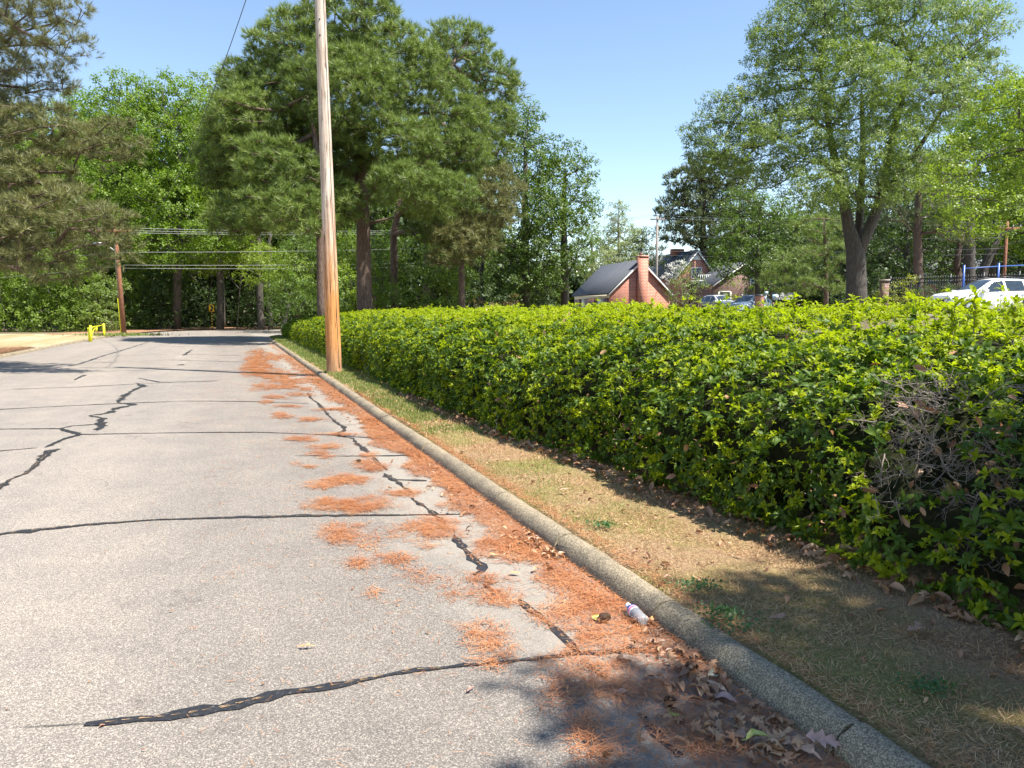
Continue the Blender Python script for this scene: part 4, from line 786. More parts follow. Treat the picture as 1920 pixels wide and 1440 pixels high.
# off-frame oak right of the camera whose crown shades the kerb and the near end of the hedge
cx, cy, cz = 8.5, -0.95, 9.2
tree('oak_tree', 'large oak beside the near end of the hedge, whose crown shades the kerb', 'tree',
     [[((9.2, -1.2, H(9.2, -1.2) - .1), 0.38), ((9.1, -1.1, 3), 0.32), ((8.8, -.9, 6), 0.26), ((8.2, -.7, 9), 0.15), ((8.0, -.6, 11), 0.06)]],
     [(cx, cy, cz, 3.1, 3.1, 1.8), (cx + 1.5, cy - 3.6, cz, 3.0, 2.6, 1.8), (cx + 4.2, cy + .6, cz + .4, 3.0, 3.0, 1.8), (cx + 1.9, cy + 2.3, cz - .3, 1.7, 1.5, 1.2), (cx - 1.6, cy + 1.2, cz - .6, 1.5, 1.5, 1.1), (cx + 1.4, cy + 1.7, cz - .8, 1.8, 1.6, 1.1), (cx - 1.8, cy - 1.4, cz, 1.6, 1.7, 1.1), (cx + 2.5, cy - 1.0, cz - .4, 2.2, 2.2, 1.3), (cx + .2, cy + 2.3, cz - 1.2, 1.2, 1.1, .7)],
     M['leaf_mid'], M['bark_grey'], 55, spacing=0.56, n_per=26, crad=0.5, size=0.36, rtip=0.012, flat=0.6, fill=0.7)

# ------------------------------------------------------------------ hedge
PD = np.array([0.04, -0.02, -0.04, 0.02, 0.16, 0.45, 1.05, 1.9, 2.9, 3.5, 3.85, 3.9]); PZ = np.array([0.03, 0.28, 0.55, 0.77, 0.98, 1.11, 1.26, 1.42, 1.53, 1.46, 1.12, 0.7])
PL = np.concatenate([[0], np.cumsum(np.hypot(np.diff(PD), np.diff(PZ)))]); PL /= PL[-1]; HL = 4.9
def hedge_front(s): return np.interp(s, [-5, 0, 1.5, 3, 6, 9, 20, 50], [1.5, 1.42, 1.42, 1.34, 1.12, 1.0, 0.95, 0.95])
def hedge_pt(s, c, inset=0.0):
    s = np.asarray(s, float); c = np.asarray(c, float)
    e = np.sqrt(np.clip(1 - np.clip((s - 45.2) / 2.6, 0, 1) ** 2, 0.02, 1)); hs = np.interp(s, [-5, 2, 4, 12, 30, 40, 47], [1.0, 1.0, 1.03, 1.03, 1.02, 0.92, 0.8])
    dx = 0.002; d = np.interp(c, PL, PD); z = np.interp(c, PL, PZ)
    c1 = np.clip(c + .02, 0, 1); c0 = np.clip(c - .02, 0, 1); td = np.interp(c1, PL, PD) - np.interp(c0, PL, PD); tz = np.interp(c1, PL, PZ) - np.interp(c0, PL, PZ); l = np.hypot(td, tz) + 1e-9
    nd, nz = -tz / l, td / l
    b = 0.055 * (np.sin(s * 2.3 + c * 9) + np.sin(s * 1.1 - c * 13 + 1) + 0.8 * np.sin(s * 5.7 + c * 23) + 0.6 * np.sin(s * 9.1 - c * 31)) * 0.7 - inset
    wmid = 1.9; d = wmid + (d - wmid) * (0.25 + 0.75 * e) + nd * b; z = z * hs * (0.35 + 0.65 * e) + nz * b
    f = hedge_front(s); P = K0[None] + TT[None] * s[:, None] + TN[None] * (f + d)[:, None]
    N = np.concatenate([TN[None] * nd[:, None], nz[:, None]], 1); se = np.clip((s - 44.5) / 2.5, 0, 1); N[:, :2] += TT[None] * se[:, None]; N = norm(N)
    return np.concatenate([P, z[:, None]], 1), N
def hole(P):
    """bare spots with dead twigs near the right end"""
    c = np.array([[2.22, 3.95, 0.78], [2.55, 3.75, 0.55], [2.85, 3.55, 1.05], [3.1, 3.3, 0.8], [2.35, 4.3, 1.0]]); rr = np.array([0.46, 0.32, 0.40, 0.38, 0.26]); k = np.ones(len(P))
    for a, b in zip(c, rr): k = np.minimum(k, np.clip((np.linalg.norm(P - a, axis=1) / b) ** 3, 0, 1))
    return k
hedge = empty('hedge', SD(20, 3.0, 0.1)); tag(hedge, 'long bright green leafy hedge running beside the kerb', 'hedge')
hb = np.array(hedge.location)
def hleaves(n, s0, s1, temps, size, depth, name, mat, seed, c0=0.0, c1=1.0, upb=0.75, jit=0.42, holes=True):
    r = np.random.default_rng(seed); s = r.uniform(s0, s1, n); c = r.uniform(c0, c1, n); P, N = hedge_pt(s, c)
    if name == 'young_leaves': k = r.random(n) < np.clip(.62 + (c - .22) * 2.2, .62, 1); P = P[k]; N = N[k]; n = len(P)  # bright leaves thinned low on the front, its shade set by leaf colour
    if holes: k = r.random(n) < hole(P); P = P[k]; N = N[k]
    low = P[:, 2] < 0.2; k = ~low | (r.random(len(P)) < 0.8); P = P[k]; N = N[k]; n = len(P)
    P = P - N * (r.uniform(0, 1, n) ** 1.3 * depth - 0.03)[:, None]; Z = norm(N * 0.55 + np.array([0, 0, upb]) + r.normal(size=(n, 3)) * jit)
    P[:, 2] = np.maximum(P[:, 2], 0.13)
    X, Y, Z = frames(Z, r); wi = r.integers(0, len(temps), n); sc = size * r.uniform(0.55, 1.3, n); mb = MB()
    for i, (tv, tt) in enumerate(temps): m_ = wi == i; mb.scatter(tv, tt, P[m_] - hb, X[m_], Y[m_], Z[m_], sc[m_])
    return mb.build(name, mat, hedge)
hleaves(17500, -4.5, 7.5, WH, 0.057, 0.12, 'young_leaves', M['hedge'], 1)
hleaves(17500, 7.5, 19, WM, 0.064, 0.12, 'young_leaves', M['hedge'], 2)
hleaves(26000, 19, 47.6, WL, 0.082, 0.14, 'young_leaves', M['hedge'], 3)
hleaves(3000, -4.5, 7.5, WM, 0.075, 0.30, 'old_shade_leaves', M['hedge_old_shade'], 4, 0, .62, 0.3, 0.6)
hleaves(4200, -4.5, 7.5, WM, 0.070, 0.12, 'old_shade_leaves', M['hedge_old_shade'], 6, 0, .42, 0.5, 0.5)  # this and the next two: darker leaves colour in the front face's shade
hleaves(5200, 7.5, 19, WM, 0.075, 0.12, 'old_shade_leaves', M['hedge_old_shade'], 7, 0, .42, 0.5, 0.5, False)
hleaves(5000, 19, 47, WL, 0.09, 0.12, 'old_shade_leaves', M['hedge_old_shade'], 8, 0, .42, 0.5, 0.5, False)
hleaves(4000, 7.5, 47, WL, 0.10, 0.30, 'old_shade_leaves', M['hedge_old_shade'], 5, 0, .62, 0.3, 0.6, False)
r = np.random.default_rng(8)      # upright shoots standing proud of the top
n = 300; s = r.uniform(-2, 24, n); c = r.uniform(0.45, 0.86, n); P, N = hedge_pt(s, c); mb = MB(); mt_ = MB(); P2 = P + np.array([0, 0, 1.0]) * r.uniform(0.05, 0.13, n)[:, None]
for a, b in zip(P, P2): mt_.tube([a - hb - (0, 0, .1), b - hb], [0.003, 0.002], 4, False)
X, Y, Z = frames(np.array([0, 0, 1.0]) + r.normal(size=(n, 3)) * .15, r); mb.scatter(WH[0][0], WH[0][1], P2 - hb, X, Y, Z, 0.078 * r.uniform(.8, 1.2, n))
for px, py, Y_ in ((1830, 545, 4.4), (1905, 560, 4.1), (1790, 568, 4.5), (1222, 562, 9.5), (1350, 565, 8.0), (1490, 552, 6.5), (1600, 556, 5.8)):
    t_ = W(px, py, Y_); mt_.tube([t_ - (0, 0, .25) - hb, t_ - hb], [0.004, 0.002], 4, False); zz = np.array([[0, 0, -.03], [0, 0, -.075], [0.0, 0, -.12], [0, 0, -.17], [0, 0, -.22]]) + t_ - hb; X, Y, Z = frames(np.tile([0, 0, 1.0], (5, 1)) + r.normal(size=(5, 3)) * .2, r); mb.scatter(WH[1][0], WH[1][1], zz, X, Y, Z, 0.085)
mb.build('young_leaves', M['hedge'], hedge); SH = mt_
# dark sheet inside the leaves, colouring in the hedge's inner shade
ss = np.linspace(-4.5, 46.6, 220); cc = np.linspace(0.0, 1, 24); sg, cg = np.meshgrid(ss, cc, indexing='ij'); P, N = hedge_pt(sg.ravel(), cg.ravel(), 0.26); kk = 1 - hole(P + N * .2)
P = P - N * (kk * 0.35)[:, None]; P[:, 2] = np.maximum(P[:, 2], 0.2); mb = MB(); mb.grid((P - hb).reshape(len(ss), len(cc), 3)); mb.build('shade_core', M['core'], hedge, True)
# dead twigs in the bare patches and low stems
mb = MB(); r = np.random.default_rng(12)
def twig(p, d, L, rad, depth):
    n = 5; pts = [p]; dd = d
    for i in range(n): dd = norm(dd + r.normal(size=3) * 0.28); pts.append(pts[-1] + dd * L / n)
    mb.tube(np.array(pts) - hb, np.linspace(rad, rad * .5, n + 1), 4, False)
    if depth > 0:
        for k in range(r.integers(2, 5)): twig(pts[r.integers(1, n)], norm(dd + r.normal(size=3) * .8), L * r.uniform(.4, .7), rad * .6, depth - 1)
for c, R_, n_ in (((2.30, 4.02, 0.78), .30, 52), ((2.58, 3.84, 0.52), .26, 32), ((2.88, 3.62, 1.02), .30, 38), ((3.12, 3.38, .82), .28, 34), ((2.4, 4.3, 1.0), .16, 20)):
    for k in range(n_): p = np.array(c) + r.normal(size=3) * R_ * .6; twig(p, norm(np.array([-TN[0] * .8, -TN[1] * .8, .35]) + r.normal(size=3) * .7), r.uniform(.14, .3), r.uniform(.0022, .005), 2)
for s_ in np.arange(-3, 26, 0.22):
    p = SD(s_ + r.normal() * .1, float(hedge_front(s_)) + r.uniform(.35, .7), 0.1); twig(p, norm(np.array([0, 0, 1.0]) + r.normal(size=3) * .35), r.uniform(.4, .7), r.uniform(.006, .012), 1 if s_ < 12 else 0)
mb.v += SH.v; mb.q += [q_ + mb.n for q_ in SH.q]; mb.n += SH.n; mb.build('twigs', M['twig'], hedge)
# browned leaves caught inside the bare patches and low along the foot
mb = MB(); n = 420; P = []
for c, R_, k in (((2.45, 4.1, .45), .2, 40), ((2.7, 3.85, .85), .22, 40), ((2.3, 4.1, 1.0), .14, 14)): P.append(np.array(c) + r.normal(size=(k, 3)) * R_ * .7)
s_ = r.uniform(-2, 10, 300); c_ = r.uniform(0, .12, 300); q, N = hedge_pt(s_, c_); P.append(q - N * r.uniform(0, .15, 300)[:, None]); s_ = r.uniform(-2, 16, 110); q, N = hedge_pt(s_, r.uniform(.1, .8, 110)); P.append(q + N * .01)
P = np.concatenate(P); tv, tt = leaf_strip(1, .42, .8, .3, 4, .8); X, Y, Z = frames(r.normal(size=(len(P), 3)), r); mb.scatter(tv, tt, P - hb, X, Y, Z, 0.075 * r.uniform(.7, 1.3, len(P))); mb.build('withered_leaves', M['litter'], hedge)
# broad vine leaves growing through the face
mb = MB(); tv, tt = leaf_strip(1, .8, .7, .15, 4, 1.0)
for px, py, Y_, k in ((868, 700, 10.8, 6), (848, 640, 13, 5), (900, 640, 12, 4), (690, 690, 17, 5), (745, 610, 17, 5), (710, 605, 18, 5)):
    c = W(px, py, Y_); P = c + r.normal(size=(k, 3)) * 0.09 - np.array([0, 0.12, 0]); X, Y, Z = frames(np.tile([-.4, -.5, .8], (k, 1)) + r.normal(size=(k, 3)) * .3, r); mb.scatter(tv, tt, P - hb, X, Y, Z, 0.12 * r.uniform(.8, 1.2, k))
mb.build('vine_leaves', M['leaf_mid'], hedge)

# ------------------------------------------------------------------ grass
def pnoise(x, y): return (np.sin(x * 2.1 + 1.3 * np.sin(y * 1.7)) + np.sin(y * 2.9 + 1.1 * np.sin(x * 2.3 + 1)) + 0.7 * np.sin(x * 5.3 - y * 4.1)) / 2.7
BL = [(np.array([(-.05 * (1 + .4 * k), 0, 0), (.05 * (1 + .4 * k), 0, 0), (.04, .25 * k + .12, .55), (0, .4 * k + .3, .9)]), np.array([[0, 1, 2], [0, 2, 3]])) for k in (0, .5, 1.0)]
def grass(name, n, s0, s1, d0, d1, size, wid, mat, label, seed, green=None, flat=0.3):
    r = np.random.default_rng(seed); s = r.uniform(s0, s1, n); d = d0 + (d1 - d0) * r.random(n); P = K0[None] + TT[None] * s[:, None] + TN[None] * d[:, None]
    if green is not None:
        g = pnoise(P[:, 0] * 1.3, P[:, 1] * 1.3) + 0.6 * pnoise(P[:, 0] * 4, P[:, 1] * 4); base = np.interp(s, [-2, 1.5, 4, 9, 14, 22, 40], [-2.2, -1.5, .0, 0.4, 1.0, 1.5, 1.5]) - 0.9 * (d > 1.15) + .25 * (d < .6)
        pr = 1 / (1 + np.exp(-4 * (g + base - .15))); k = r.random(n) < (pr if green else 1 - .75 * pr); P = P[k]; d = d[k]; s = s[k]; n = len(P)
    z = Hd(P, d) + 0.0; p3 = np.concatenate([P, z[:, None]], 1)
    if green is False or green is None and flat < .3: Z = norm(np.concatenate([r.normal(size=(n, 2)), np.abs(r.normal(size=(n, 1))) * flat], 1))
    else: Z = norm(np.concatenate([r.normal(size=(n, 2)) * .5, np.full((n, 1), .8)], 1))
    X, Y, Z = frames(Z, r); p3[:, 2] += .004 if not green else 0; wi = r.integers(0, 3, n); sc = size * r.uniform(.5, 1.3, n); mb = MB()
    for i in range(3):
        m_ = wi == i; tv = BL[i][0].copy(); tv[:, 0] *= wid; mb.scatter(tv, BL[i][1], p3[m_], X[m_], Y[m_], Z[m_], sc[m_])
    return tag(mb.build(name, mat), label, 'grass', kind='stuff')
grass('dry_grass', 110000, -1.6, 6.5, .16, 1.75, .032, .7, M['grass_dry'], 'matted tan dead grass covering the near verge', 1, False, .35)
grass('dry_grass', 26000, 6.5, 20, .16, 1.5, .06, 1.3, M['grass_dry'], 'matted tan dead grass on the verge towards the wooden pole', 2, False, .35)
grass('grass', 24000, -1, 6.5, .18, 1.5, .036, .8, M['grass'], 'tufts of short green grass on the near verge', 3, True)
grass('grass', 42000, 6.5, 20, .18, 1.45, .058, 1.5, M['grass'], 'short green grass on the verge between near kerb and wooden pole', 4, True)
grass('grass', 30000, 20, 44, .18, 1.6, .09, 2.0, M['grass'], 'green grass strip beyond the wooden pole', 5, True)
mb = MB(); r = np.random.default_rng(9); n = 1500
for px, py, sp in ((1378, 1172, .08), (1130, 985, .05), (1310, 1100, .06), (1352, 1150, .05), (1740, 1290, .05)):
    c = G(px, py, .13); k = 420 if sp > .08 else 160; P = c + r.normal(size=(k, 3)) * np.array([sp, sp * .8, 0]) + np.array([0, 0, .01]); X, Y, Z = frames(np.concatenate([r.normal(size=(k, 2)) * .6, np.full((k, 1), .8)], 1), r); tv, tt = kite(1, .7, .6, .8); mb.scatter(tv, tt, P, X, Y, Z, .02 * r.uniform(.6, 1.3, k))
tag(mb.build('clover', M['grass_dark']), 'dark green clover patches close to the kerb', 'clover', kind='stuff')
# grass clumps at the foot of the far brown pole
mb = MB(); c = G(232, 629, .12); n = 900; P = c + r.normal(size=(n, 3)) * np.array([1.2, .5, 0]); X, Y, Z = frames(np.concatenate([r.normal(size=(n, 2)) * .4, np.full((n, 1), .8)], 1), r); mb.scatter(BL[1][0] * np.array([2, 1, 1]), BL[1][1], P, X, Y, Z, .22 * r.uniform(.5, 1.2, n)); tag(mb.build('grass', M['grass']), 'green weeds around the foot of the brown roadside pole', 'grass', kind='stuff')

# ------------------------------------------------------------------ fallen pine needles
def needle_block(mb, P, wmin, r, L=0.085, lift=0.012):
    P = P[r.random(len(P)) < np.where(P[:, 1] < 5, .72, 1)]; n = len(P); a = r.uniform(0, 2 * math.pi, n); D = np.stack([np.cos(a), np.sin(a), r.normal(size=n) * .06], -1); Nn = np.stack([-np.sin(a), np.cos(a), np.zeros(n)], -1)
    l = L * r.uniform(.5, 1.3, n); bend = r.normal(size=n) * .12; wd = np.maximum(wmin, .0011) * r.uniform(.7, 1.3, n); dist = P[:, 1]; wd = np.maximum(wd, dist * .00042) * np.where(dist < 5, 1.35, 1)
    z = .007 + np.abs(r.normal(size=n)) * lift; p0 = np.column_stack([P[:, :2], z + (P[:, 2] if P.shape[1] > 2 else 0)])
    p1 = p0 + D * l[:, None] * .5 + Nn * (bend * l)[:, None]; p2 = p0 + D * l[:, None]; hw = Nn * (wd / 2)[:, None]
    for q in (p0, p1, p2): q[:, 2] = np.maximum(q[:, 2], .006)
    v = np.stack([p0 - hw, p0 + hw, p1 - hw, p1 + hw, p2], 1).reshape(-1, 3); t = np.array([[0, 1, 3], [0, 3, 2], [2, 3, 4]])[None] + (np.arange(n) * 5)[:, None, None]; mb.add(v, tris=t.reshape(-1, 3))
ell = [(636, 1004, 33, 20, 1), (662, 949, 70, 15, 1.3), (612, 940, 20, 8, 1), (644, 902, 50, 10, 1), (605, 912, 30, 8, .8), (699, 878, 26, 8, 1.2), (685, 868, 24, 5, 1), (756, 926, 32, 8, 1.1), (816, 991, 55, 19, 1.2), (803, 1026, 15, 5, 1), (673, 1058, 22, 13, 1), (746, 1050, 34, 10, 1.1), (701, 1113, 17, 10, .9),
       (940, 1022, 62, 20, 1.2), (975, 1040, 50, 20, 1), (912, 1088, 42, 12, 1.2), (925, 1116, 45, 17, 1.1), (950, 1130, 35, 12, 1), (1043, 1085, 45, 22, 1.1), (1075, 1110, 50, 18, 1), (903, 1190, 42, 24, 1.2), (930, 1215, 40, 22, .9), (919, 1246, 34, 16, 1.2), (1090, 1135, 65, 22, 1.2), (1150, 1128, 40, 16, .8),
       (1105, 1195, 28, 18, 1), (1185, 1190, 34, 26, .8), (1120, 1250, 35, 14, 1), (1095, 1290, 65, 22, 1.2), (1180, 1300, 50, 22, 1.1), (1106, 1368, 34, 34, 1.3), (1120, 1415, 40, 30, 1), (1245, 1300, 40, 22, .9), (1290, 1365, 50, 44, 1.0), (1350, 1410, 70, 34, .9), (1270, 1225, 24, 14, .6), (1195, 1165, 24, 12, .8),
       (790, 1080, 50, 22, .3), (850, 1110, 40, 22, .3), (690, 1020, 30, 22, .35), (760, 1000, 60, 20, .2), (735, 1130, 10, 6, .7), (640, 985, 20, 5, .5), (780, 1075, 14, 5, .8), (840, 1085, 20, 6, .5), (680, 985, 12, 5, .6),
       (490, 690, 34, 12, .9), (500, 670, 34, 9, .9), (475, 680, 22, 14, .8), (520, 705, 42, 8, .9), (548, 715, 38, 7, .9), (540, 726, 30, 5, .9), (515, 745, 24, 4, .9), (500, 754, 14, 4, .8), (540, 762, 28, 3, .8), (528, 780, 18, 7, 1), (582, 787, 24, 4, 1.1), (565, 824, 32, 5, 1.1), (612, 838, 32, 6, .8), (600, 850, 22, 6, .7), (612, 858, 16, 4, .7),
       (580, 876, 12, 4, 1), (555, 870, 10, 4, .5), (690, 855, 18, 5, 1), (655, 898, 34, 5, 1), (575, 700, 26, 4, .5), (640, 815, 44, 2.5, 1), (625, 768, 32, 3, 1), (480, 660, 16, 6, .6), (500, 725, 34, 8, .6), (480, 700, 24, 8, .8), (560, 740, 26, 4, .7), (575, 730, 14, 4, .9), (620, 745, 14, 8, .3)]
mb = MB(); r = np.random.default_rng(31)
for px, py, rx, ry, dn in ell:
    c = G(px, py); a = np.linalg.norm(G(px + rx, py) - c); b = np.linalg.norm(G(px, py + ry * .999) - G(px, py - ry)) / 2; area = math.pi * a * b; z = c[1]; wd = max(.0012, z * .00042)
    n = int(min(9000, (.62 if z < 4.4 else .95) * dn * area / (0.085 * max(.0016, wd) * .75))); th = r.uniform(0, 6.283, n); lob = .88 + .20 * np.sin(th * 2 + px) + .22 * np.sin(th * 3 + px * 2) + .2 * np.sin(th * 5 + py) + .14 * np.sin(th * 9); k = np.sqrt(r.uniform(0, 1, n)) * lob + np.abs(r.normal(size=n)) * .28 * (r.random(n) < .3)
    P = np.array([G(px + rx * kk * math.cos(t), py + ry * kk * math.sin(t)) for kk, t in zip(k, th)]) if n < 50 else None
    if P is None:
        X = px + rx * k * np.cos(th); Y = py + ry * k * np.sin(th); cp, sp = math.cos(PITCH), math.sin(PITCH); q = (720 - Y) / F; dz = -sp + q * cp; t = -EYE / dz; P = np.stack([(X - 960) / F * t, (cp + q * sp) * t, 0 * t], -1)
    P[:, 2] = 0
    needle_block(mb, P, .0016, r, .085 if z > 4 else .08, .008 * min(1.6, dn))
# band lying in the gutter
def band(s0, s1, dmax, cov, seed):
    r = np.random.default_rng(seed); n0 = int(cov * (s1 - s0) * dmax / (.08 * max(.0012, (s0 + s1) / 2 * .00042) * .75)); s = r.uniform(s0, s1, n0); d = dmax * (r.random(n0) ** 1.25) * (1 + .45 * pnoise(s * 1.3, s * .7) + .25 * pnoise(s * 5, s * 3)); k = (d > .01); P = K0[None] + TT[None] * s[k][:, None] + TN[None] * (-d[k])[:, None]
    needle_block(mb, np.column_stack([P, np.zeros(len(P))]), .0012, r, .08, .012)
band(-1.5, 1.5, .6, .6, 1); band(1.5, 3.4, .22, .7, 2); band(3.4, 9, .29, 1.4, 3); band(9, 16, .30, 1.2, 4); band(16, 26, .32, .9, 5); band(26, 38, .3, .3, 6)
def sparse(s0, s1, d0, d1, n, seed):
    r = np.random.default_rng(seed); s = r.uniform(s0, s1, n); d = d0 + (d1 - d0) * r.random(n) ** 1.5; P = K0[None] + TT[None] * s[:, None] - TN[None] * d[:, None]; k = pnoise(P[:, 0] * 3, P[:, 1] * 3) + r.normal(size=n) * .5 > .1; needle_block(mb, np.column_stack([P, np.zeros(len(P))])[k], .0011, r, .06, .003)
sparse(-1.5, 8, .1, 2.2, 5500, 7); sparse(8, 20, .1, 2.6, 6000, 8); sparse(20, 36, .1, 2.8, 3500, 9)
# needles on the grass edge behind the kerb
r = np.random.default_rng(10); n = 5200; s = r.uniform(-1, 12, n); d = .16 + np.abs(r.normal(size=n)) * .06; P = K0[None] + TT[None] * s[:, None] + TN[None] * d[:, None]; needle_block(mb, np.column_stack([P, Hd(P, d)]), .0012, r, .06, .008)
tag(mb.build('pine_needles', M['straw']), 'orange fallen pine needles drifted in patches and along the gutter', 'pine needles', kind='stuff')
# brown straw heap over the left kerb in shade
mb = MB(); n = 12000; s = r.uniform(14, 34, n); d = LKd - .2 - np.abs(r.normal(size=n)) * .9; P = K0[None] + TT[None] * s[:, None] + TN[None] * d[:, None]; needle_block(mb, np.column_stack([P, np.full(n, .1)]), .02, r, .3, .03)
tag(mb.build('pine_needles', M['litter']), 'brown pine straw heaped along the kerb on the left side', 'pine needles', kind='stuff')
# thin needle lines in the tar cracks
mb = MB(); r = np.random.default_rng(15)
for Q in SEAM_LINES:
    if Q[:, 1].mean() > 8: continue
    L = np.linalg.norm(np.diff(Q, axis=0), axis=1).sum(); n = int(L * 30)
    if L < .4: continue
    i = r.integers(1, len(Q) - 2, n); t = norm(Q[i + 1] - Q[i - 1]); P = np.column_stack([Q[i] + r.normal(size=(n, 2)) * .004, np.full(n, .008)]); D = np.column_stack([t, np.zeros(n)]) * r.uniform(.02, .05, n)[:, None]; D[:, :2] += r.normal(size=(n, 2)) * .004; Nn = np.column_stack([-t[:, 1], t[:, 0], np.zeros(n)]) * (.0015 + P[:, 1:2] * .0002); v = np.stack([P - Nn, P + Nn, P + D], 1).reshape(-1, 3); mb.add(v, tris=np.arange(3 * n).reshape(-1, 3))
tag(mb.build('pine_needles', M['grass_dry']), 'pale dry needles caught inside the tar filled cracks', 'pine needles', kind='stuff')

# ------------------------------------------------------------------ dead leaves
def dead_leaf(L, wd, curl, cup, lobes=0, rows=18, seed=0):
    r = np.random.default_rng(seed); x = np.linspace(0, 1, rows); prof = np.sin(np.pi * np.clip(x, 0.001, .999) ** .85) ** .75
    if lobes: fr = (x * (lobes - .4) + .15) % 1; prof = prof * (0.22 + 0.78 * fr ** 1.3) + .03
    hw = wd * L / 2 * prof; z = curl * L * np.sin(np.pi * x) + .03 * L * np.sin(x * 9 + seed); y0 = .08 * L * np.sin(x * 4 + seed)
    cols = []
    for k in (-1, -.5, 0, .5, 1): cols.append(np.stack([x * L - L / 2, y0 + hw * k, z + cup * abs(k) ** 1.6 * hw + .08 * hw * np.sin(x * 14 + k * 3 + seed)], -1))
    P = np.stack(cols, 1); P[..., 2] -= P[..., 2].min(); return P
def grid_tv(P): 
    a, b = P.shape[:2]; v = P.reshape(-1, 3); t = []
    for i in range(a - 1):
        for j in range(b - 1): k = i * b + j; t += [[k, k + 1, k + b + 1], [k, k + b + 1, k + b]]
    return v, np.array(t)
OAK = [grid_tv(dead_leaf(1, .85, .12 * k, .45 * (1 - k), 4, 26, k)) for k in range(3)]; OVAL = [grid_tv(dead_leaf(1, .42, .15, .5 + .3 * k, 0, 9, k + 5)) for k in range(3)]
mb = MB(); r = np.random.default_rng(21)
def strew(P, L, temps, tilt=.35):
    n = len(P); X, Y, Z = frames(np.tile([0, 0, 1.0], (n, 1)) + r.normal(size=(n, 3)) * tilt, r); wi = r.integers(0, len(temps), n); sc = L * r.uniform(.5, 1.2, n)
    for i, (tv, tt) in enumerate(temps): m_ = wi == i; mb.scatter(tv, tt, P[m_], X[m_], Y[m_], Z[m_], sc[m_])
for px, py, rx, ry, n, L, t in ((1390, 1365, 130, 52, 44, .07, OAK), (1340, 1370, 150, 60, 60, .045, OVAL), (1240, 1195, 75, 40, 40, .045, OVAL), (1330, 1290, 60, 40, 26, .07, OVAL), (1005, 1022, 55, 18, 46, .055, OVAL), (1050, 1046, 40, 10, 26, .055, OVAL), (1290, 1250, 60, 30, 20, .07, OAK), (1460, 1425, 60, 20, 16, .085, OAK)):
    X = px + rx * r.normal(size=n) * .55; Y = py + ry * r.normal(size=n) * .55; P = np.array([G(a, b) for a, b in zip(X, Y)]); dk = (P[:, :2] - K0) @ TN; P[:, 2] = .012 + r.uniform(0, .025, n); P[dk > -.02, 0] -= (dk[dk > -.02] + .05); strew(P, L, t)
n = 900; s = r.uniform(-3, 11, n); d = hedge_front(s) - .15 + np.abs(r.normal(size=n)) * .25 - .1; P = K0[None] + TT[None] * s[:, None] + TN[None] * d[:, None]; strew(np.column_stack([P, Hd(P, d) + .01 + r.uniform(0, .03, n)]), .10, OAK + OVAL)
n = 300; s = r.uniform(11, 34, n); d = hedge_front(s) - .1 + np.abs(r.normal(size=n)) * .2; P = K0[None] + TT[None] * s[:, None] + TN[None] * d[:, None]; strew(np.column_stack([P, Hd(P, d) + .01]), .10, OVAL)
n = 420; s = r.uniform(-2, 12, n); d = r.uniform(.25, 1.5, n); P = K0[None] + TT[None] * s[:, None] + TN[None] * d[:, None]; strew(np.column_stack([P, Hd(P, d) + .015]), .05, OVAL)
n = 330; s = r.uniform(2, 26, n); d = -.03 - np.abs(r.normal(size=n)) * .22; P = K0[None] + TT[None] * s[:, None] + TN[None] * d[:, None]; strew(np.column_stack([P, np.full(n, .015)]), .055, OVAL)
n = 110; P = np.column_stack([r.uniform(-3, .5, n), r.uniform(2.4, 9, n), np.full(n, .006)]); strew(P, .022, OVAL, .1)
tag(mb.build('leaf_litter', M['litter']), 'brown dead leaf litter in the gutter and under the hedge', 'leaf litter', kind='stuff')
LM = {'tan': simple('tan_leaf', (0.50, 0.30, 0.19), .4, nscale=40, var=.3), 'pink': simple('pinkish_brown_leaf', (0.40, 0.24, 0.19), .45, nscale=40, var=.3), 'green': simple('yellow_green_leaf', (0.42, 0.42, 0.10), .4, nscale=40, var=.25), 'brown': simple('brown_leaf', (0.26, 0.15, 0.09), .45, nscale=40, var=.35), 'orange': simple('orange_leaf', (0.62, 0.30, 0.13), .5, nscale=40, var=.3), 'pale': simple('pale_green_leaf', (0.45, 0.42, 0.30), .4, nscale=40, var=.2)}
def leaf_thing(px, py, L, wd, rz, mat, label, lobes=0, curl=.12, cup=.5, z=0.012, tilt=0.0, seed=0):
    P = dead_leaf(L, wd, curl, cup, lobes, 22, seed); m_ = MB(); m_.grid(P); o = m_.build('dead_leaf', LM[mat], smooth=True); c = G(px, py, z); o.location = tuple(c); o.rotation_euler = (tilt, 0, rz); tag(o, label, 'leaf', 'fallen leaves on the street')
    st = MB(); st.tube([(-L / 2 - L * .16, 0, P[0, 2, 2]), (-L / 2, 0, P[0, 2, 2] + .002)], [.0012, .0016], 4); s_ = st.build('leaf_stalk', LM[mat], o); return o
leaf_thing(1343, 1287, .105, .42, -.75, 'tan', 'largest glossy tan leaf, lit by the sun against the kerb', cup=-.5, curl=.10, z=.03, seed=1)
leaf_thing(1333, 1263, .06, .6, .9, 'pale', 'small upright pale greenish leaf just behind the largest tan one', cup=.8, z=.03, tilt=.8, seed=2)
leaf_thing(1357, 1313, .12, .42, -.45, 'pink', 'pinkish curled leaf right in front of the largest tan one', cup=.4, z=.014, seed=3)
leaf_thing(1267, 1341, .068, .42, -1.1, 'green', 'yellow green oval leaf lying on the pine needles', cup=-.2, curl=.04, seed=4)
leaf_thing(1173, 1234, .085, .5, -.2, 'brown', 'brown arched leaf beside the end of the front tar seam', cup=-.9, curl=.2, z=.015, seed=5)
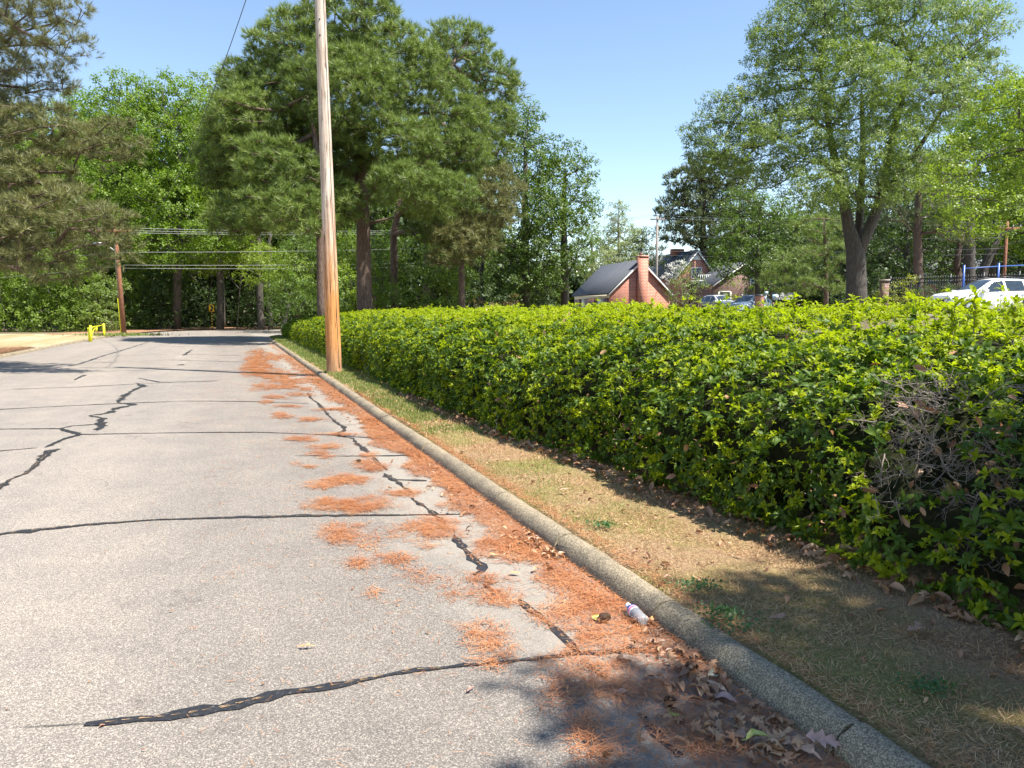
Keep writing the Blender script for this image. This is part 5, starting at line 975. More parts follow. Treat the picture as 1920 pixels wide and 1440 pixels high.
leaf_thing(1228, 1203, .10, .42, .05, 'brown', 'dark brown folded leaf lying over a tar spot below the bottle', cup=-.7, curl=.12, z=.015, seed=6)
leaf_thing(1227, 1271, .085, .42, .12, 'brown', 'narrow brown leaf with a curled tip midway down the gutter', cup=.6, seed=7)
leaf_thing(1165, 1297, .06, .6, .5, 'pink', 'flat greyish pink leaf scrap on the needle mat', cup=.1, curl=.03, seed=8)
leaf_thing(575, 1212, .075, .42, .1, 'orange', 'lone orange brown lobed leaf out on the bare asphalt', lobes=3, cup=.3, curl=.08, seed=9)
leaf_thing(883, 1292, .05, .5, .8, 'pink', 'small pinkish torn leaf below the front tar seam', lobes=2, cup=.3, seed=10)
leaf_thing(1395, 1385, .13, .7, -.3, 'brown', 'big lobed oak leaf in the shaded litter pile by the kerb', lobes=4, cup=.15, curl=.05, z=.02, seed=11)
leaf_thing(1420, 1386, .09, .42, .1, 'green', 'curled greenish leaf on top of the shaded litter pile', cup=.7, z=.035, seed=12)
leaf_thing(1500, 1408, .15, .7, -.6, 'tan', 'reddish tan lobed oak leaf nearest the bottom edge by the kerb', lobes=4, cup=.2, curl=.10, z=.025, seed=13)
leaf_thing(1545, 1390, .12, .7, -.2, 'pink', 'lobed leaf leaning up on the face of the kerb', lobes=4, cup=.2, z=.06, tilt=.5, seed=14)
leaf_thing(1465, 1162, .11, .38, .05, 'brown', 'long pale brown leaf lying on the shaded verge grass', cup=.4, z=.14, seed=15)
leaf_thing(1725, 1180, .13, .7, .1, 'brown', 'shaded lobed leaf on the verge close to the hedge foot', lobes=4, cup=.2, z=.14, seed=16)
leaf_thing(1252, 1082, .05, .5, .2, 'tan', 'small tan leaf in the sunlit verge grass', cup=.3, z=.14, seed=17)
leaf_thing(925, 1043, .07, .42, .05, 'orange', 'orange brown leaf on the needles left of the dry leaf heap', cup=.3, seed=18)
leaf_thing(965, 1076, .07, .42, -.1, 'orange', 'flat orange leaf on bare asphalt below the dry leaf heap', cup=.2, seed=19)
leaf_thing(1060, 920, .09, .4, .2, 'tan', 'pale tan leaf at the edge of the hedge shadow on the verge', cup=.3, z=.14, seed=20)

# pine cones
def cone(px, py, L, rz, label):
    m_ = MB(); r = np.random.default_rng(int(px)); prof = [(0.001, 0), (.28, .08), (.40, .3), (.42, .5), (.32, .75), (.15, .93), (.001, 1.0)]; m_.lathe(np.array(prof) * L * np.array([.75, 1]), 14)
    n = 130; k = np.arange(n); z = (k + .5) / n; th = k * 2.399963; rad = np.interp(z, [p[1] for p in prof], [p[0] for p in prof]) * L * .78; p = np.stack([rad * np.cos(th), rad * np.sin(th), z * L], -1); Zd = np.stack([np.cos(th), np.sin(th), np.full(n, .5)], -1); X, Y, Z = frames(Zd, r)
    Y = norm(np.cross(Z, np.stack([-np.sin(th), np.cos(th), 0 * th], -1))); X = np.cross(Y, Z); tv = np.array([(-.5, -.1, 0), (.5, -.1, 0), (.35, .0, .9), (-.35, .0, .9), (0, .25, .5)]); tt = np.array([[0, 1, 4], [1, 2, 4], [2, 3, 4], [3, 0, 4], [0, 2, 1], [0, 3, 2]]); m_.scatter(tv, tt, p, X, Y, Z, .13 * L)
    o = m_.build('pine_cone', M['cone']); o.rotation_euler = (0, math.pi / 2 - .1, rz); c = G(px, py, .4 * L); o.location = tuple(c); tag(o, label, 'pine cone', 'pine cones in the gutter')
cone(1122, 1159, .062, .1, 'brown pine cone left of the plastic bottle'); cone(1285, 1246, .055, -.6, 'grey pine cone at the foot of the kerb above the tan leaf'); cone(1268, 1322, .055, 2.2, 'dark pine cone above the yellow green leaf'); cone(668, 865, .05, .5, 'tiny distant cone on the bare asphalt left of the longitudinal tar seam')
m_ = MB(); P = dead_leaf(.055, .7, .0, -.9, 0, 10, 3); m_.grid(P); o = m_.build('seed_husk', LM['green'], smooth=True); o.location = tuple(G(1117, 1159, .012)); o.rotation_euler = (0, 0, .3); tag(o, 'open green seed husk lying beside the pine cone left of the bottle', 'husk')

# plastic bottle lying against the kerb
p0 = G(1180, 1137, .035); bt = empty('plastic_bottle', G(1215, 1170, .034)); tag(bt, 'small clear plastic bottle with white cap and blue pink label lying against the kerb', 'bottle')
ax_ = np.array(G(1178, 1136, .05)) - np.array(G(1208, 1166, .036)); ax_ = ax_ / np.linalg.norm(ax_); bt.rotation_mode = 'QUATERNION'; bt.rotation_quaternion = Vector(ax_).to_track_quat('Z', 'Y'); bt.location = tuple(np.array(G(1208, 1166, .036)))
S_ = .92; m_ = MB(); m_.lathe(np.array([(.001, .006), (.022, .0), (.031, .008), (.032, .05), (.030, .056), (.032, .062), (.032, .125), (.029, .145), (.018, .165), (.013, .175), (.0125, .185)]) * S_, 24); m_.build('body', M['clear'], bt, True)
m_ = MB(); m_.lathe(np.array([(.0328, .105), (.0332, .108), (.0332, .135), (.030, .149), (.024, .158)]) * S_, 24); m_.build('label_wrap', M['wrap'], bt, True)
m_ = MB(); m_.lathe(np.array([(.0155, .178), (.0165, .179), (.0165, .2), (.014, .203), (.001, .203)]) * S_, 18); m_.build('cap', M['capwhite'], bt, True)
m_ = MB(); P = dead_leaf(.045, .5, .1, .5, 0, 8, 2); m_.grid(P + np.array([0, 0, 0])); o = m_.build('dead_leaf', LM['orange'], smooth=True); o.location = tuple(G(1222, 1160, .03)); o.rotation_euler = (.6, 0, 1.2); tag(o, 'rusty leaf stuck between the bottle base and the kerb', 'leaf', 'fallen leaves on the street')

# ------------------------------------------------------------------ poles and cables
b0 = G(627, 697, .12); t0 = W(600, 0, b0[1]); dirp = (t0 - b0) / (t0[2] - b0[2]); hP = 12.2
pole = empty('utility_pole', b0); tag(pole, 'tall wooden utility pole, orange at the foot, standing between kerb and hedge', 'utility pole')
m_ = MB(); zz = np.concatenate([[-.3], np.linspace(0, hP, 60)]); r = np.random.default_rng(2); P = []; seg = 40
for z in zz: rad = .178 - .0068 * z if z > 0 else .18; th = np.arange(seg) * 2 * math.pi / seg; rr = rad * (1 + .012 * np.sin(th * 5 + 1) + .010 * np.sin(th * 11 + 2) + .006 * np.sin(th * 17 + z * .3)) ; P.append(np.stack([rr * np.cos(th) + dirp[0] * z, rr * np.sin(th) + dirp[1] * z, np.full(seg, z)], -1))
P = np.stack(P); P = np.concatenate([P, P[:, :1]], 1); m_.grid(P[:, ::-1]); c = P[-1, :-1].mean(0); m_.add(np.vstack([P[-1, :-1], c]), tris=[[seg, i, (i + 1) % seg] for i in range(seg)]); m_.build('pole', M['polewood'], pole, True)
for i, z in enumerate((8.1, 7.75, 9.2)):
    m_ = MB(); c = np.array([dirp[0] * z, dirp[1] * z - (.178 - .0068 * z) - .004, z]); m_.tube([c + (0, .02, 0), c + (0, -.012, 0)], [.018, .018], 8); m_.build('bolt', M['plastic_dark'], pole)
m_ = MB(); zz = np.linspace(.1, 11.5, 40); th = -.35; m_.tube(np.stack([dirp[0] * zz + (.182 - .0068 * zz) * math.sin(.9), dirp[1] * zz - (.182 - .0068 * zz) * math.cos(.9), zz], -1), .005, 5); m_.build('ground_wire', M['wire_dark'], pole)
m_ = MB(); z = 11.6; c = np.array([dirp[0] * z, dirp[1] * z - .13, z]); m_.box(c, (1.2, .05, .06)); m_.build('crossarm', M['polegrey'], pole)
for dx in (-1.1, -.5, .5, 1.1): m_ = MB(); m_.lathe([(.03, 0), (.045, .04), (.03, .07), (.05, .1), (.02, .15), (.001, .16)], 10, c=c + (dx, 0, .06)); m_.build('insulator', M['insul'], pole)
def far_pole(base, top_z, r0, mat, label, arm=None, name='utility_pole', lean=0.0):
    rt = empty(name, base); tag(rt, label, 'utility pole'); h = top_z - base[2]; m_ = MB(); m_.tube([(0, 0, -.2), (lean * h * .5, 0, h * .5), (lean * h, 0, h)], [r0, r0 * .85, r0 * .7], 12); m_.build('pole', mat, rt, True)
    if arm:
        m_ = MB(); m_.box((lean * h, -.15, h - .5), (arm, .06, .07), None); m_.build('crossarm', mat, rt)
        for k in (-1, -.4, .4, 1): m_ = MB(); m_.lathe([(.04, 0), (.07, .06), (.04, .1), (.001, .2)], 8, c=(lean * h + k * arm * .9, -.15, h - .43)); m_.build('insulator', M['insul'], rt)
    return rt
lb = G(233, 628, .1); lpt = W(226, 428, lb[1]); lp = far_pole(lb, lpt[2] + .3, .15, M['polebrown'], 'reddish brown roadside pole with a yellow guard, left of the bend', 1.1, lean=-.035)
m_ = MB(); m_.tube([(-.18, -.03, 0), (-.27, -.03, 2.3)], [.035, .035], 8); m_.build('guy_guard', M['yellow'], lp)
m_ = MB(); m_.tube([(-.27, -.03, 2.3), (-.34, 0, 6.2)], [.015, .015], 6); m_.build('conduit', M['steel'], lp)
m_ = MB(); q = W(183, 458, lb[1]) - lb; m_.tube([(-.2, 0, q[2] - .5), (-.8, -.1, q[2] - .05), tuple(q + (.3, 0, 0))], [.035, .03, .03], 6); sla = m_.build('lamp_arm', M['steel'], lp)
m_ = MB(); m_.poly([(-.45, -.02), (-.35, .10), (.1, .13), (.35, .07), (.35, -.02), (0, -.09)], -.14, .14); lh = m_.build('lamp_head', M['steel'], lp); lh.location = tuple(q)
rb = W(1230, 560, 97); rb[2] = H(rb[0], rb[1]); rtz = W(1230, 404, 97)[2]; rp = far_pole(rb, rtz, .19, M['polegrey'], 'tall grey pole standing behind the brick garage', 0.9)
rb2 = W(1880, 560, 52); rb2[2] = H(rb2[0], rb2[1]); rp2 = far_pole(rb2, W(1880, 415, 52)[2], .13, M['polebrown'], 'brown pole behind the blue posts at the right', 0.9)
rb3 = W(-420, 600, 62); rb3[2] = .1; far_pole(rb3, W(-420, 430, 62)[2], .15, M['polebrown'], 'pole beyond the left edge carrying the overhead cables', 1.1)
def cable(a, b, sag, label, rad=.011, mat='wire', drop=None):
    a = np.array(a, float); b = np.array(b, float); n = 36; t = np.linspace(0, 1, n); P = a[None] * (1 - t[:, None]) + b[None] * t[:, None]; P[:, 2] -= 4 * sag * t * (1 - t); m_ = MB(); c = P[0].copy(); m_.tube(P - c, rad, 5); o = m_.build('overhead_cable', M[mat]); o.location = tuple(c); tag(o, label, 'cable', 'overhead cables'); return o
LY = lb[1]
ends = [((226, 427), (1228, 402), 'topmost overhead cable from the brown left pole to the grey pole behind the garage'), ((227, 432), (1231, 403), 'second overhead cable from the top across the wood'), ((228, 436), (1234, 405), 'third overhead cable from the top across the wood'),
        ((229, 473), (1229, 440), 'single overhead cable midway up the brown left pole'), ((230, 497), (1229, 470), 'upper of the two low cables across the wood'), ((231, 503), (1230, 478), 'lowest overhead cable crossing in front of the wood')]
for i, (a, b, lab) in enumerate(ends): cable(W(*a, LY + (i % 3) * .3), W(*b, 97 - (i % 3) * .3), .9 if i < 3 else .55, lab, .012)
for i, (a, b, lab) in enumerate([((226, 427), (-420, 452), 'topmost cable leaving the brown pole to the left'), ((227, 434), (-420, 470), 'second cable leaving the brown pole to the left'), ((229, 473), (-420, 500), 'middle cable leaving the brown pole to the left'), ((230, 499), (-420, 540), 'lowest cable leaving the brown pole to the left')]): cable(W(*a, LY), W(*b, 62), .3, lab, .011)
for i, (a, b, lab) in enumerate([((1232, 403), (1880, 418), 'topmost cable right of the grey pole, through the huge tree'), ((1232, 407), (1880, 424), 'second cable right of the grey pole, through the huge tree'), ((1230, 440), (1880, 446), 'middle cable passing in front of the forked trunk'), ((1230, 470), (1880, 466), 'bright cable ending at the brown right pole'), ((1230, 478), (1880, 476), 'lowest cable right of the grey pole')]): cable(W(*a, 97), W(*b, 52), .25, lab, .014)
top = b0 + dirp * 11.7; cable(top + np.array([-.5, 0, 0]), W(228, 440, LY), 2.4, 'dark cable sagging from the tall wooden pole down to the brown left pole', .011, 'wire_dark')

# ------------------------------------------------------------------ arrow sign
sb = G(398, 617.5, .05); sg = empty('road_sign', sb, .12); tag(sg, 'yellow bend sign with a black arrow chevron on a striped post before the dark wood', 'road sign')
hz_ = W(398, 578, sb[1])[2] - sb[2]; m_ = MB(); m_.box((0, 0, hz_), (.23, .012, .31)); pl = m_.build('sign_panel', M['signyellow'], sg)
m_ = MB(); m_.box((0, .02, hz_), (.275, .006, .355)); m_.build('sign_border', M['black'], sg)
m_ = MB(); z = hz_
for s_ in (1, -1): m_.poly([(-.15, z + .27), (.03, z + .27), (.18, z), (.0, z)] if s_ > 0 else [(-.15, z - .27), (.0, z), (.18, z), (.03, z - .27)], -.020 - .001 * (s_ > 0), -.014)
m_.build('chevron', M['black'], sg)
m_ = MB(); m_.box((0, .045, hz_ / 2), (.035, .02, hz_ / 2)); m_.build('post', M['black'], sg)
m_ = MB(); z = .15
while z < hz_ - .45: m_.add([(-.037, .022, z), (.037, .022, z + .06), (.037, .022, z + .17), (-.037, .022, z + .11)], quads=[[0, 1, 2, 3]]); z += .23
m_.build('post_stripes', M['signyellow'], sg)

# yellow barrier
p1 = G(171, 637, .1); p2 = G(195.5, 630, .1); yb = empty('yellow_barrier', p1); tag(yb, 'bright yellow steel barrier frame on the dry lawn', 'barrier'); v = p2 - p1; hh = 24 / F * p1[1]
for nm, off, h_, rr in (('post', (0, 0, 0), hh * 1.12, .06), ('post', (-.14, .08, 0), hh * .95, .055), ('post', tuple(v), hh * 1.1, .065)): m_ = MB(); m_.tube([(off[0], off[1], -.2), (off[0], off[1], h_)], rr, 12); m_.build(nm, M['yellow'], yb, False)
m_ = MB(); m_.tube([(0, 0, hh * .95), tuple(v * .5 + (0, 0, hh * .97)), tuple(v + (0, 0, hh * 1.0))], .025, 8); m_.build('rail', M['yellow'], yb); m_ = MB(); m_.tube([(0, 0, hh * .35), tuple(v * .28 + (0, 0, hh * .84))], .025, 6); m_.tube([tuple(v * .4 + (0, 0, hh * .9)), tuple(v * .4 + (0, 0, hh * .55))], .05, 6); m_.build('brace', M['yellow'], yb)

# ------------------------------------------------------------------ houses
def house(name, label, origin, rz, Wd, D, eave, peak, wall, roofm, over=.3, extra_wall=0.0):
    rt = empty(name, origin, rz); tag(rt, label, 'house'); m_ = MB(); zb = -2.0
    m_.poly([(0, zb), (Wd, zb), (Wd, eave), (Wd / 2, peak - .12), (0, eave)], 0, D, 'y'); m_.build('wall', wall, rt)
    sl = (peak - eave) / (Wd / 2); roof = MB(); t = .16
    for sx in (-1, 1):
        x1 = Wd / 2; x0 = -over if sx < 0 else Wd + over; z0 = eave - over * sl
        roof.poly([(x1, peak), (x0, z0), (x0, z0 + t), (x1, peak + t)] if sx < 0 else [(x1, peak), (x1, peak + t), (x0, z0 + t), (x0, z0)], -over, D + over, 'y')
    rf = roof.build('roof', roofm, rt)
    for sx in (-1, 1):
        x1 = Wd / 2 + (-.01 if sx < 0 else .01); x0 = -over + .05 if sx < 0 else Wd + over - .05; z0 = eave - (over - .05) * sl; m2 = MB()
        pts = [(x1, peak - .02), (x0, z0 - .02), (x0, z0 - .24), (x1, peak - .24 - .05)]
        m2.poly(pts if sx < 0 else pts[::-1], -over - .03, -over - .005 + .02, 'y'); m2.build('fascia', M['trim'], rt)
    return rt
def window(rt, cx, cz, w_, h_, y=-.03, side='y', name='window', panes=(2, 3)):
    m_ = MB(); f = .07
    def B(a, b, hw, hh, dep=.04, off=0): c = (a, y + off, b) if side == 'y' else (y + off, a, b); hs = (hw, dep, hh) if side == 'y' else (dep, hw, hh); m_.box(c, hs)
    for s_ in (-1, 1): B(cx + s_ * (w_ / 2), cz, f, h_ / 2 + f); B(cx, cz + s_ * (h_ / 2), w_ / 2 - f, f)
    for i in range(1, panes[0]): B(cx - w_ / 2 + w_ * i / panes[0], cz, .025, h_ / 2 - f, .03)
    for i in range(1, panes[1]): B(cx, cz - h_ / 2 + h_ * i / panes[1], w_ / 2 - f, .02, .026)
    fr = m_.build('window', M['trim'], rt); g_ = MB(); c = (cx, y + .005, cz) if side == 'y' else (y + .005, cx, cz); g_.box(c, (w_ / 2 - f, .015, h_ / 2 - f) if side == 'y' else (.015, w_ / 2 - f, h_ / 2 - f)); g_.build('pane', M['glass'], fr)
def doorp(rt, y0, y1, h_, mat, name='garage_door', x=-.03):
    m_ = MB(); m_.box((x, (y0 + y1) / 2, h_ / 2), (.03, (y1 - y0) / 2, h_ / 2)); 
    for k in (1, 2, 3): m_.box((x - .035, (y0 + y1) / 2, h_ * k / 4), (.006, (y1 - y0) / 2 - .05, .015))
    m_.build(name, mat, rt)
o = W(1143, 560, 88); o[2] = 1.39; gr = house('brick_garage', 'brick garage with steep dark shingle roof and brown doors behind the hedge', o, math.radians(15), 7.64, 12, 2.45, 6.1, M['brick'], M['shingle'])
m_ = MB(); cxm = 3.86; m_.box((cxm, -.42, 2.45), (.54, .40, 4.15)); m_.box((cxm, -.42, 6.55), (.60, .46, .10)); chm = m_.build('chimney', M['brick'], gr)
m_ = MB(); m_.box((cxm - .2, -.4, 6.8), (.14, .16, .17)); m_.build('chimney_pot', M['brick_dark'], chm)
m_ = MB(); m_.box((-.02, 6, 1.98), (.02, 5.98, .19)); m_.build('siding_band', M['siding'], gr)
for a, b in ((2.1, 3.7), (8.06, 9.2)): m_ = MB(); m_.box((-.02, (a + b) / 2, .84), (.02, (b - a) / 2, .94)); m_.build('siding', M['siding'], gr)
for a, b in ((.25, 2.1), (3.7, 8.06), (9.2, 11.8)): doorp(gr, a, b, 1.77, M['door_brown'])
o = W(1267, 560, 108); o[2] = 2.95; hs = house('brick_house', 'large brick house with white gable window and pale grey roof behind the grey pole', o, math.radians(15), 6.3, 17, 3.7, 7.25, M['brick'], M['shingle_light'], .35)
window(hs, 3.15, 4.1, 1.5, 1.5, panes=(4, 4)); m_ = MB(); m_.poly([(2.35, 5.95), (3.95, 5.95), (3.15, 6.85)], -.06, -.01); m_.build('gable_trim', M['trim'], hs)
m_ = MB(); m_.box((3.15, 6, 7.5), (.9, .5, .45)); m_.build('chimney', M['brick'], hs)
m_ = MB(); m_.box((3.6, -1.6, 2.85), (1.9, 1.6, .12)); pr_ = m_.build('porch_roof', M['trim'], hs)
m_ = MB(); m_.box((3.6, -1.5, 1.3), (1.6, 1.3, 1.4)); m_.build('porch_glass', M['glass'], hs)
for k in range(6): m_ = MB(); m_.box((2.0 + k * .64, -2.95, 1.3), (.06, .06, 1.42)); m_.build('porch_post', M['trim'], hs)
m_ = MB(); m_.box((3.6, -3.1, 3.7), (1.85, .03, .04)); [m_.box((1.8 + k * .3, -3.1, 3.33), (.03, .03, .33)) for k in range(13)]; m_.build('porch_railing', M['trim'], hs)
m_ = MB(); m_.box((3.6, -1.6, -.8), (2.0, 1.7, .65)); m_.build('porch_base', M['brick_dark'], hs)
m_ = MB(); m_.poly([(0, 0), (.9, 0), (.75, .45), (.15, .45)], -3.4, -3.2); tb_ = m_.build('patio_umbrella', M['blue'], hs); tb_.location = (4.5, .8, 3.1)
o = W(1338, 560, 100); o[2] = 1.6; wg = house('brick_wing', 'shaded brick building with garage opening right of the white porch', o, math.radians(8), 8.2, 9, 3.6, 6.4, M['brick_dark'], M['shingle'])  # dark brick stands in for the tree shade on these walls
m_ = MB(); m_.box((1.5, -.03, 1.75), (.75, .03, .75)); dr_ = m_.build('garage_opening', M['black'], wg); m_ = MB(); m_.box((.7, -.05, 1.75), (.09, .06, .85)); m_.box((2.3, -.05, 1.75), (.09, .06, .85)); m_.box((1.5, -.05, 2.6), (.71, .06, .08)); m_.build('frame', M['trim'], dr_)
window(wg, 5.6, 3.6, 1.1, 1.3); window(wg, 4.4, 1.6, 1.0, 1.2)
o = W(1064, 560, 162); o[2] = 1.5; h2 = house('distant_house', 'small distant house with light grey roof left of the brick garage', o, math.radians(10), 4.6, 7, 6.6, 10.3, M['siding'], M['shingle_light'])
m_ = MB(); m_.poly([(2.0, -2), (4.9, -2), (4.9, 6.2), (3.45, 8.0), (2.0, 6.2)], -1.6, -.05); m_.build('front_gable', M['brick'], h2); m_ = MB()
for pts in ([(3.45, 8.05), (1.7, 5.95), (1.7, 6.12), (3.45, 8.25)], [(3.45, 8.05), (3.45, 8.25), (5.2, 6.12), (5.2, 5.95)]): m_.poly(pts, -1.9, -.02)
m_.build('front_roof', M['shingle_light'], h2); m_ = MB(); m_.poly([(2.9, 7.1), (4.0, 7.1), (3.45, 7.8)], -1.66, -1.62); m_.build('gable_trim', M['trim'], h2); window(h2, 3.45, 5.6, .8, 1.0, -1.64)
m_ = MB(); m_.poly([(1.8, 9.2), (2.8, 9.2), (2.3, 9.9)], -.06, -.01); m_.build('gable_trim', M['trim'], h2)
o = W(1840, 560, 100); o[2] = 1.4; h3 = house('brick_house', 'far brick house with white peaked gable behind the blue posts', o, math.radians(28), 4.4, 9, 4.3, 7.2, M['brick'], M['shingle_light'])
window(h3, 1.2, 3.6, .9, 1.3); m_ = MB(); m_.poly([(1.5, 6.0), (2.9, 6.0), (2.2, 6.95)], -.06, -.01); m_.build('gable_trim', M['trim'], h3)
o = W(1788, 560, 104); o[2] = 1.4; h4 = house('white_house', 'white walled house part behind the trunks left of the far brick gable', o, math.radians(28), 2.4, 6, 6.0, 6.9, M['trim'], M['shingle_light'])

# ------------------------------------------------------------------ vehicles
def car(name, label, cat, loc, rz, paint, sc=1.0):
    rt = empty(name, loc, rz); tag(rt, label, cat); rt.scale = (sc,) * 3
    ST = [(2.36, .50, .70, .78, .62, .50), (2.30, .32, .76, .88, .80, .66), (2.1, .26, .84, .98, .90, .76), (1.6, .26, .92, 1.06, .94, .80), (1.05, .26, .97, 1.12, .95, .82), (.92, .26, .98, 1.16, .95, .80), (.5, .26, 1.0, 1.42, .95, .71), (.12, .26, 1.01, 1.62, .95, .64), (-.3, .26, 1.02, 1.69, .95, .63), (-1.2, .26, 1.04, 1.68, .95, .62), (-1.75, .26, 1.06, 1.60, .94, .61), (-2.1, .28, 1.08, 1.38, .92, .64), (-2.28, .32, 1.08, 1.16, .88, .70), (-2.36, .45, .95, 1.02, .80, .66)]
    S = np.array(ST); xs = np.linspace(2.36, -2.36, 60); xs = np.unique(np.concatenate([xs, S[:, 0]]))[::-1]; A = [np.interp(xs, S[::-1, 0], S[::-1, k]) for k in range(1, 6)]
    for k in range(5):
        a = A[k].copy(); a[1:-1] = .25 * a[:-2] + .5 * a[1:-1] + .25 * a[2:]; A[k] = a
    zl, zb, zt, wb, wt = A; P = np.zeros((len(xs), 15, 3))
    for i, x in enumerate(xs):
        arch = 0
        for wx in (1.42, -1.42):
            dx = abs(x - wx)
            if dx < .40: arch = max(arch, math.sqrt(.40 ** 2 - dx * dx) + .30)
        lo = max(zl[i], arch); half = [(wb[i] * .8, lo), (wb[i] * .965, lo + .02), (wb[i] * 1.0, max(lo + .04, .55)), (wb[i] * 1.0, max(lo + .06, .78)), (wb[i] * .985, zb[i]), (wt[i] * 1.03, zt[i] - .075), (wt[i] * .90, zt[i] - .015)]
        sec = [(x, -a, b) for a, b in half] + [(x, 0, zt[i] + .012)] + [(x, a, b) for a, b in half[::-1]]; P[i] = sec
    m_ = MB(); m_.grid(P); 
    for e in (0, -1): c = P[e].mean(0); m_.add(np.vstack([P[e], c]), tris=[[15, i, i + 1] if e else [15, i + 1, i] for i in range(14)])
    m_.build('body', paint, rt, True)
    def side(x0, x1, f0=.10, f1=.93, x1t=None, x0t=None):
        for sy in (-1, 1):
            n = 8; Q = np.zeros((n, 2, 3)); 
            for i in range(n):
                for j, f in enumerate((f0, f1)):
                    xa = x0 if j == 0 else (x0t if x0t is not None else x0); xb = x1 if j == 0 else (x1t if x1t is not None else x1); x = xa + (xb - xa) * i / (n - 1)
                    b_, t_, w1, w2 = (np.interp(x, xs[::-1], q[::-1]) for q in (zb, zt, wb * .985, wt * 1.03)); z_ = b_ + (t_ - .075 - b_) * f; Q[i, j] = (x, sy * (w1 + (w2 - w1) * f + .012), z_)
            m2 = MB(); m2.grid(Q if sy > 0 else Q[:, ::-1]); m2.build('side_window', M['glass'], rt)
    side(.78, -.28, x0t=.32); side(-.40, -1.28); side(-1.40, -2.02, x1t=-1.80)
    for x0, x1, nm in ((.90, .16, 'windscreen'), (-2.2, -1.82, 'rear_window')):
        n = 7; Q = np.zeros((n, 9, 3))
        for i in range(n):
            x = x0 + (x1 - x0) * i / (n - 1); t_ = np.interp(x, xs[::-1], zt[::-1]); w2 = np.interp(x, xs[::-1], wt[::-1]) * .88
            for j in range(9): k = -1 + j / 4; Q[i, j] = (x + .008 * (1 if x0 > 0 else -1), w2 * k, t_ + .012 + .010 - .026 * abs(k) ** 2)
        m2 = MB(); m2.grid(Q); m2.build(nm, M['glass'], rt, True)
    for sy in (-1, 1):
        m2 = MB(); m2.poly([(2.28, .72), (2.1, .86), (1.85, .90), (2.1, .74)], sy * .66, sy * .90); m2.build('headlight', M['plastic_dark'], rt)
        m2 = MB(); m2.poly([(.72, .98), (.95, 1.02), (.92, 1.17), (.70, 1.15)], sy * .96, sy * 1.14); m2.build('mirror', paint, rt)
        m2 = MB(); m2.poly([(-2.30, .95), (-2.05, .98), (-2.05, 1.08), (-2.26, 1.08)], sy * .80, sy * .93); m2.build('tail_light', M['rust'], rt)
        for hx in (-.12, -1.15): m2 = MB(); m2.box((hx, sy * .965, .94), (.09, .012, .014)); m2.build('door_handle', M['steel'], rt)
        m2 = MB(); m2.tube([(.2, sy * .60, 1.70), (-.6, sy * .60, 1.745), (-1.6, sy * .59, 1.70)], .018, 6); m2.build('roof_rail', M['plastic_dark'], rt)
        for wx in (1.42, -1.42):
            m2 = MB(); R_ = np.array([[1, 0, 0], [0, 0, 1], [0, -1, 0]]); m2.lathe([(.21, -.11), (.33, -.10), (.35, -.06), (.35, .06), (.33, .10), (.21, .11)], 24, R_, (wx, sy * .84, .35)); wh = m2.build('wheel', M['tyre'], rt, True)
            m3 = MB(); m3.lathe([(.001, .09), (.06, .095), (.07, .07), (.20, .10), (.215, .10)], 20, R_ * (1 if sy > 0 else -1) if False else R_, (wx, sy * .84 + (.0), .35)); m3.lathe([(.001, -.09), (.06, -.095), (.07, -.07), (.20, -.10), (.215, -.10)], 20, R_, (wx, sy * .84, .35)); m3.build('rim', M['steel'], wh, True)
    m2 = MB(); m2.box((2.335, 0, .60), (.03, .45, .10)); m2.build('grille', M['plastic_dark'], rt)
    return rt
fx = W(1762, 560, 35.5); cl = np.array([fx[0] + 2.36, 35.9, 0]); cl[2] = H(cl[0], cl[1]) + .0; zroof = W(1860, 521, 35.9)[2]; cl[2] = zroof - 1.72
car('parked_car', 'white sport utility car parked beyond the near end of the hedge', 'car', cl, math.pi + .10, M['white_paint'])
c2 = W(1350, 560, 66); c2[2] = W(1350, 553, 66)[2] - 1.60; car('parked_car', 'silver car parked before the shaded brick building', 'car', c2, -math.pi / 2 + .3, M['silver_paint'], .95)
c3 = W(1403, 560, 62); c3[2] = W(1403, 553, 62)[2] - 1.70; car('parked_car', 'pale blue car parked left of the star sign', 'car', c3, -math.pi / 2 - .9, M['bluegrey_paint'], 1.0)

# car park surface under the cars
mb = MB(); A_ = [(8, 28), (60, 22), (60, 46), (12, 50)]
n = 14; P = np.zeros((n, n, 3))
for i in range(n):
    for j in range(n):
        u, v_ = i / (n - 1), j / (n - 1); q = (1 - u) * (1 - v_) * np.array(A_[0]) + u * (1 - v_) * np.array(A_[1]) + u * v_ * np.array(A_[2]) + (1 - u) * v_ * np.array(A_[3]); P[i, j] = (q[0], q[1], H(q[0], q[1]) + .03)
mb.grid(P); struct(mb, 'car_park', M['asphalt'], 'asphalt car park on the rise behind the hedge', 'car park')

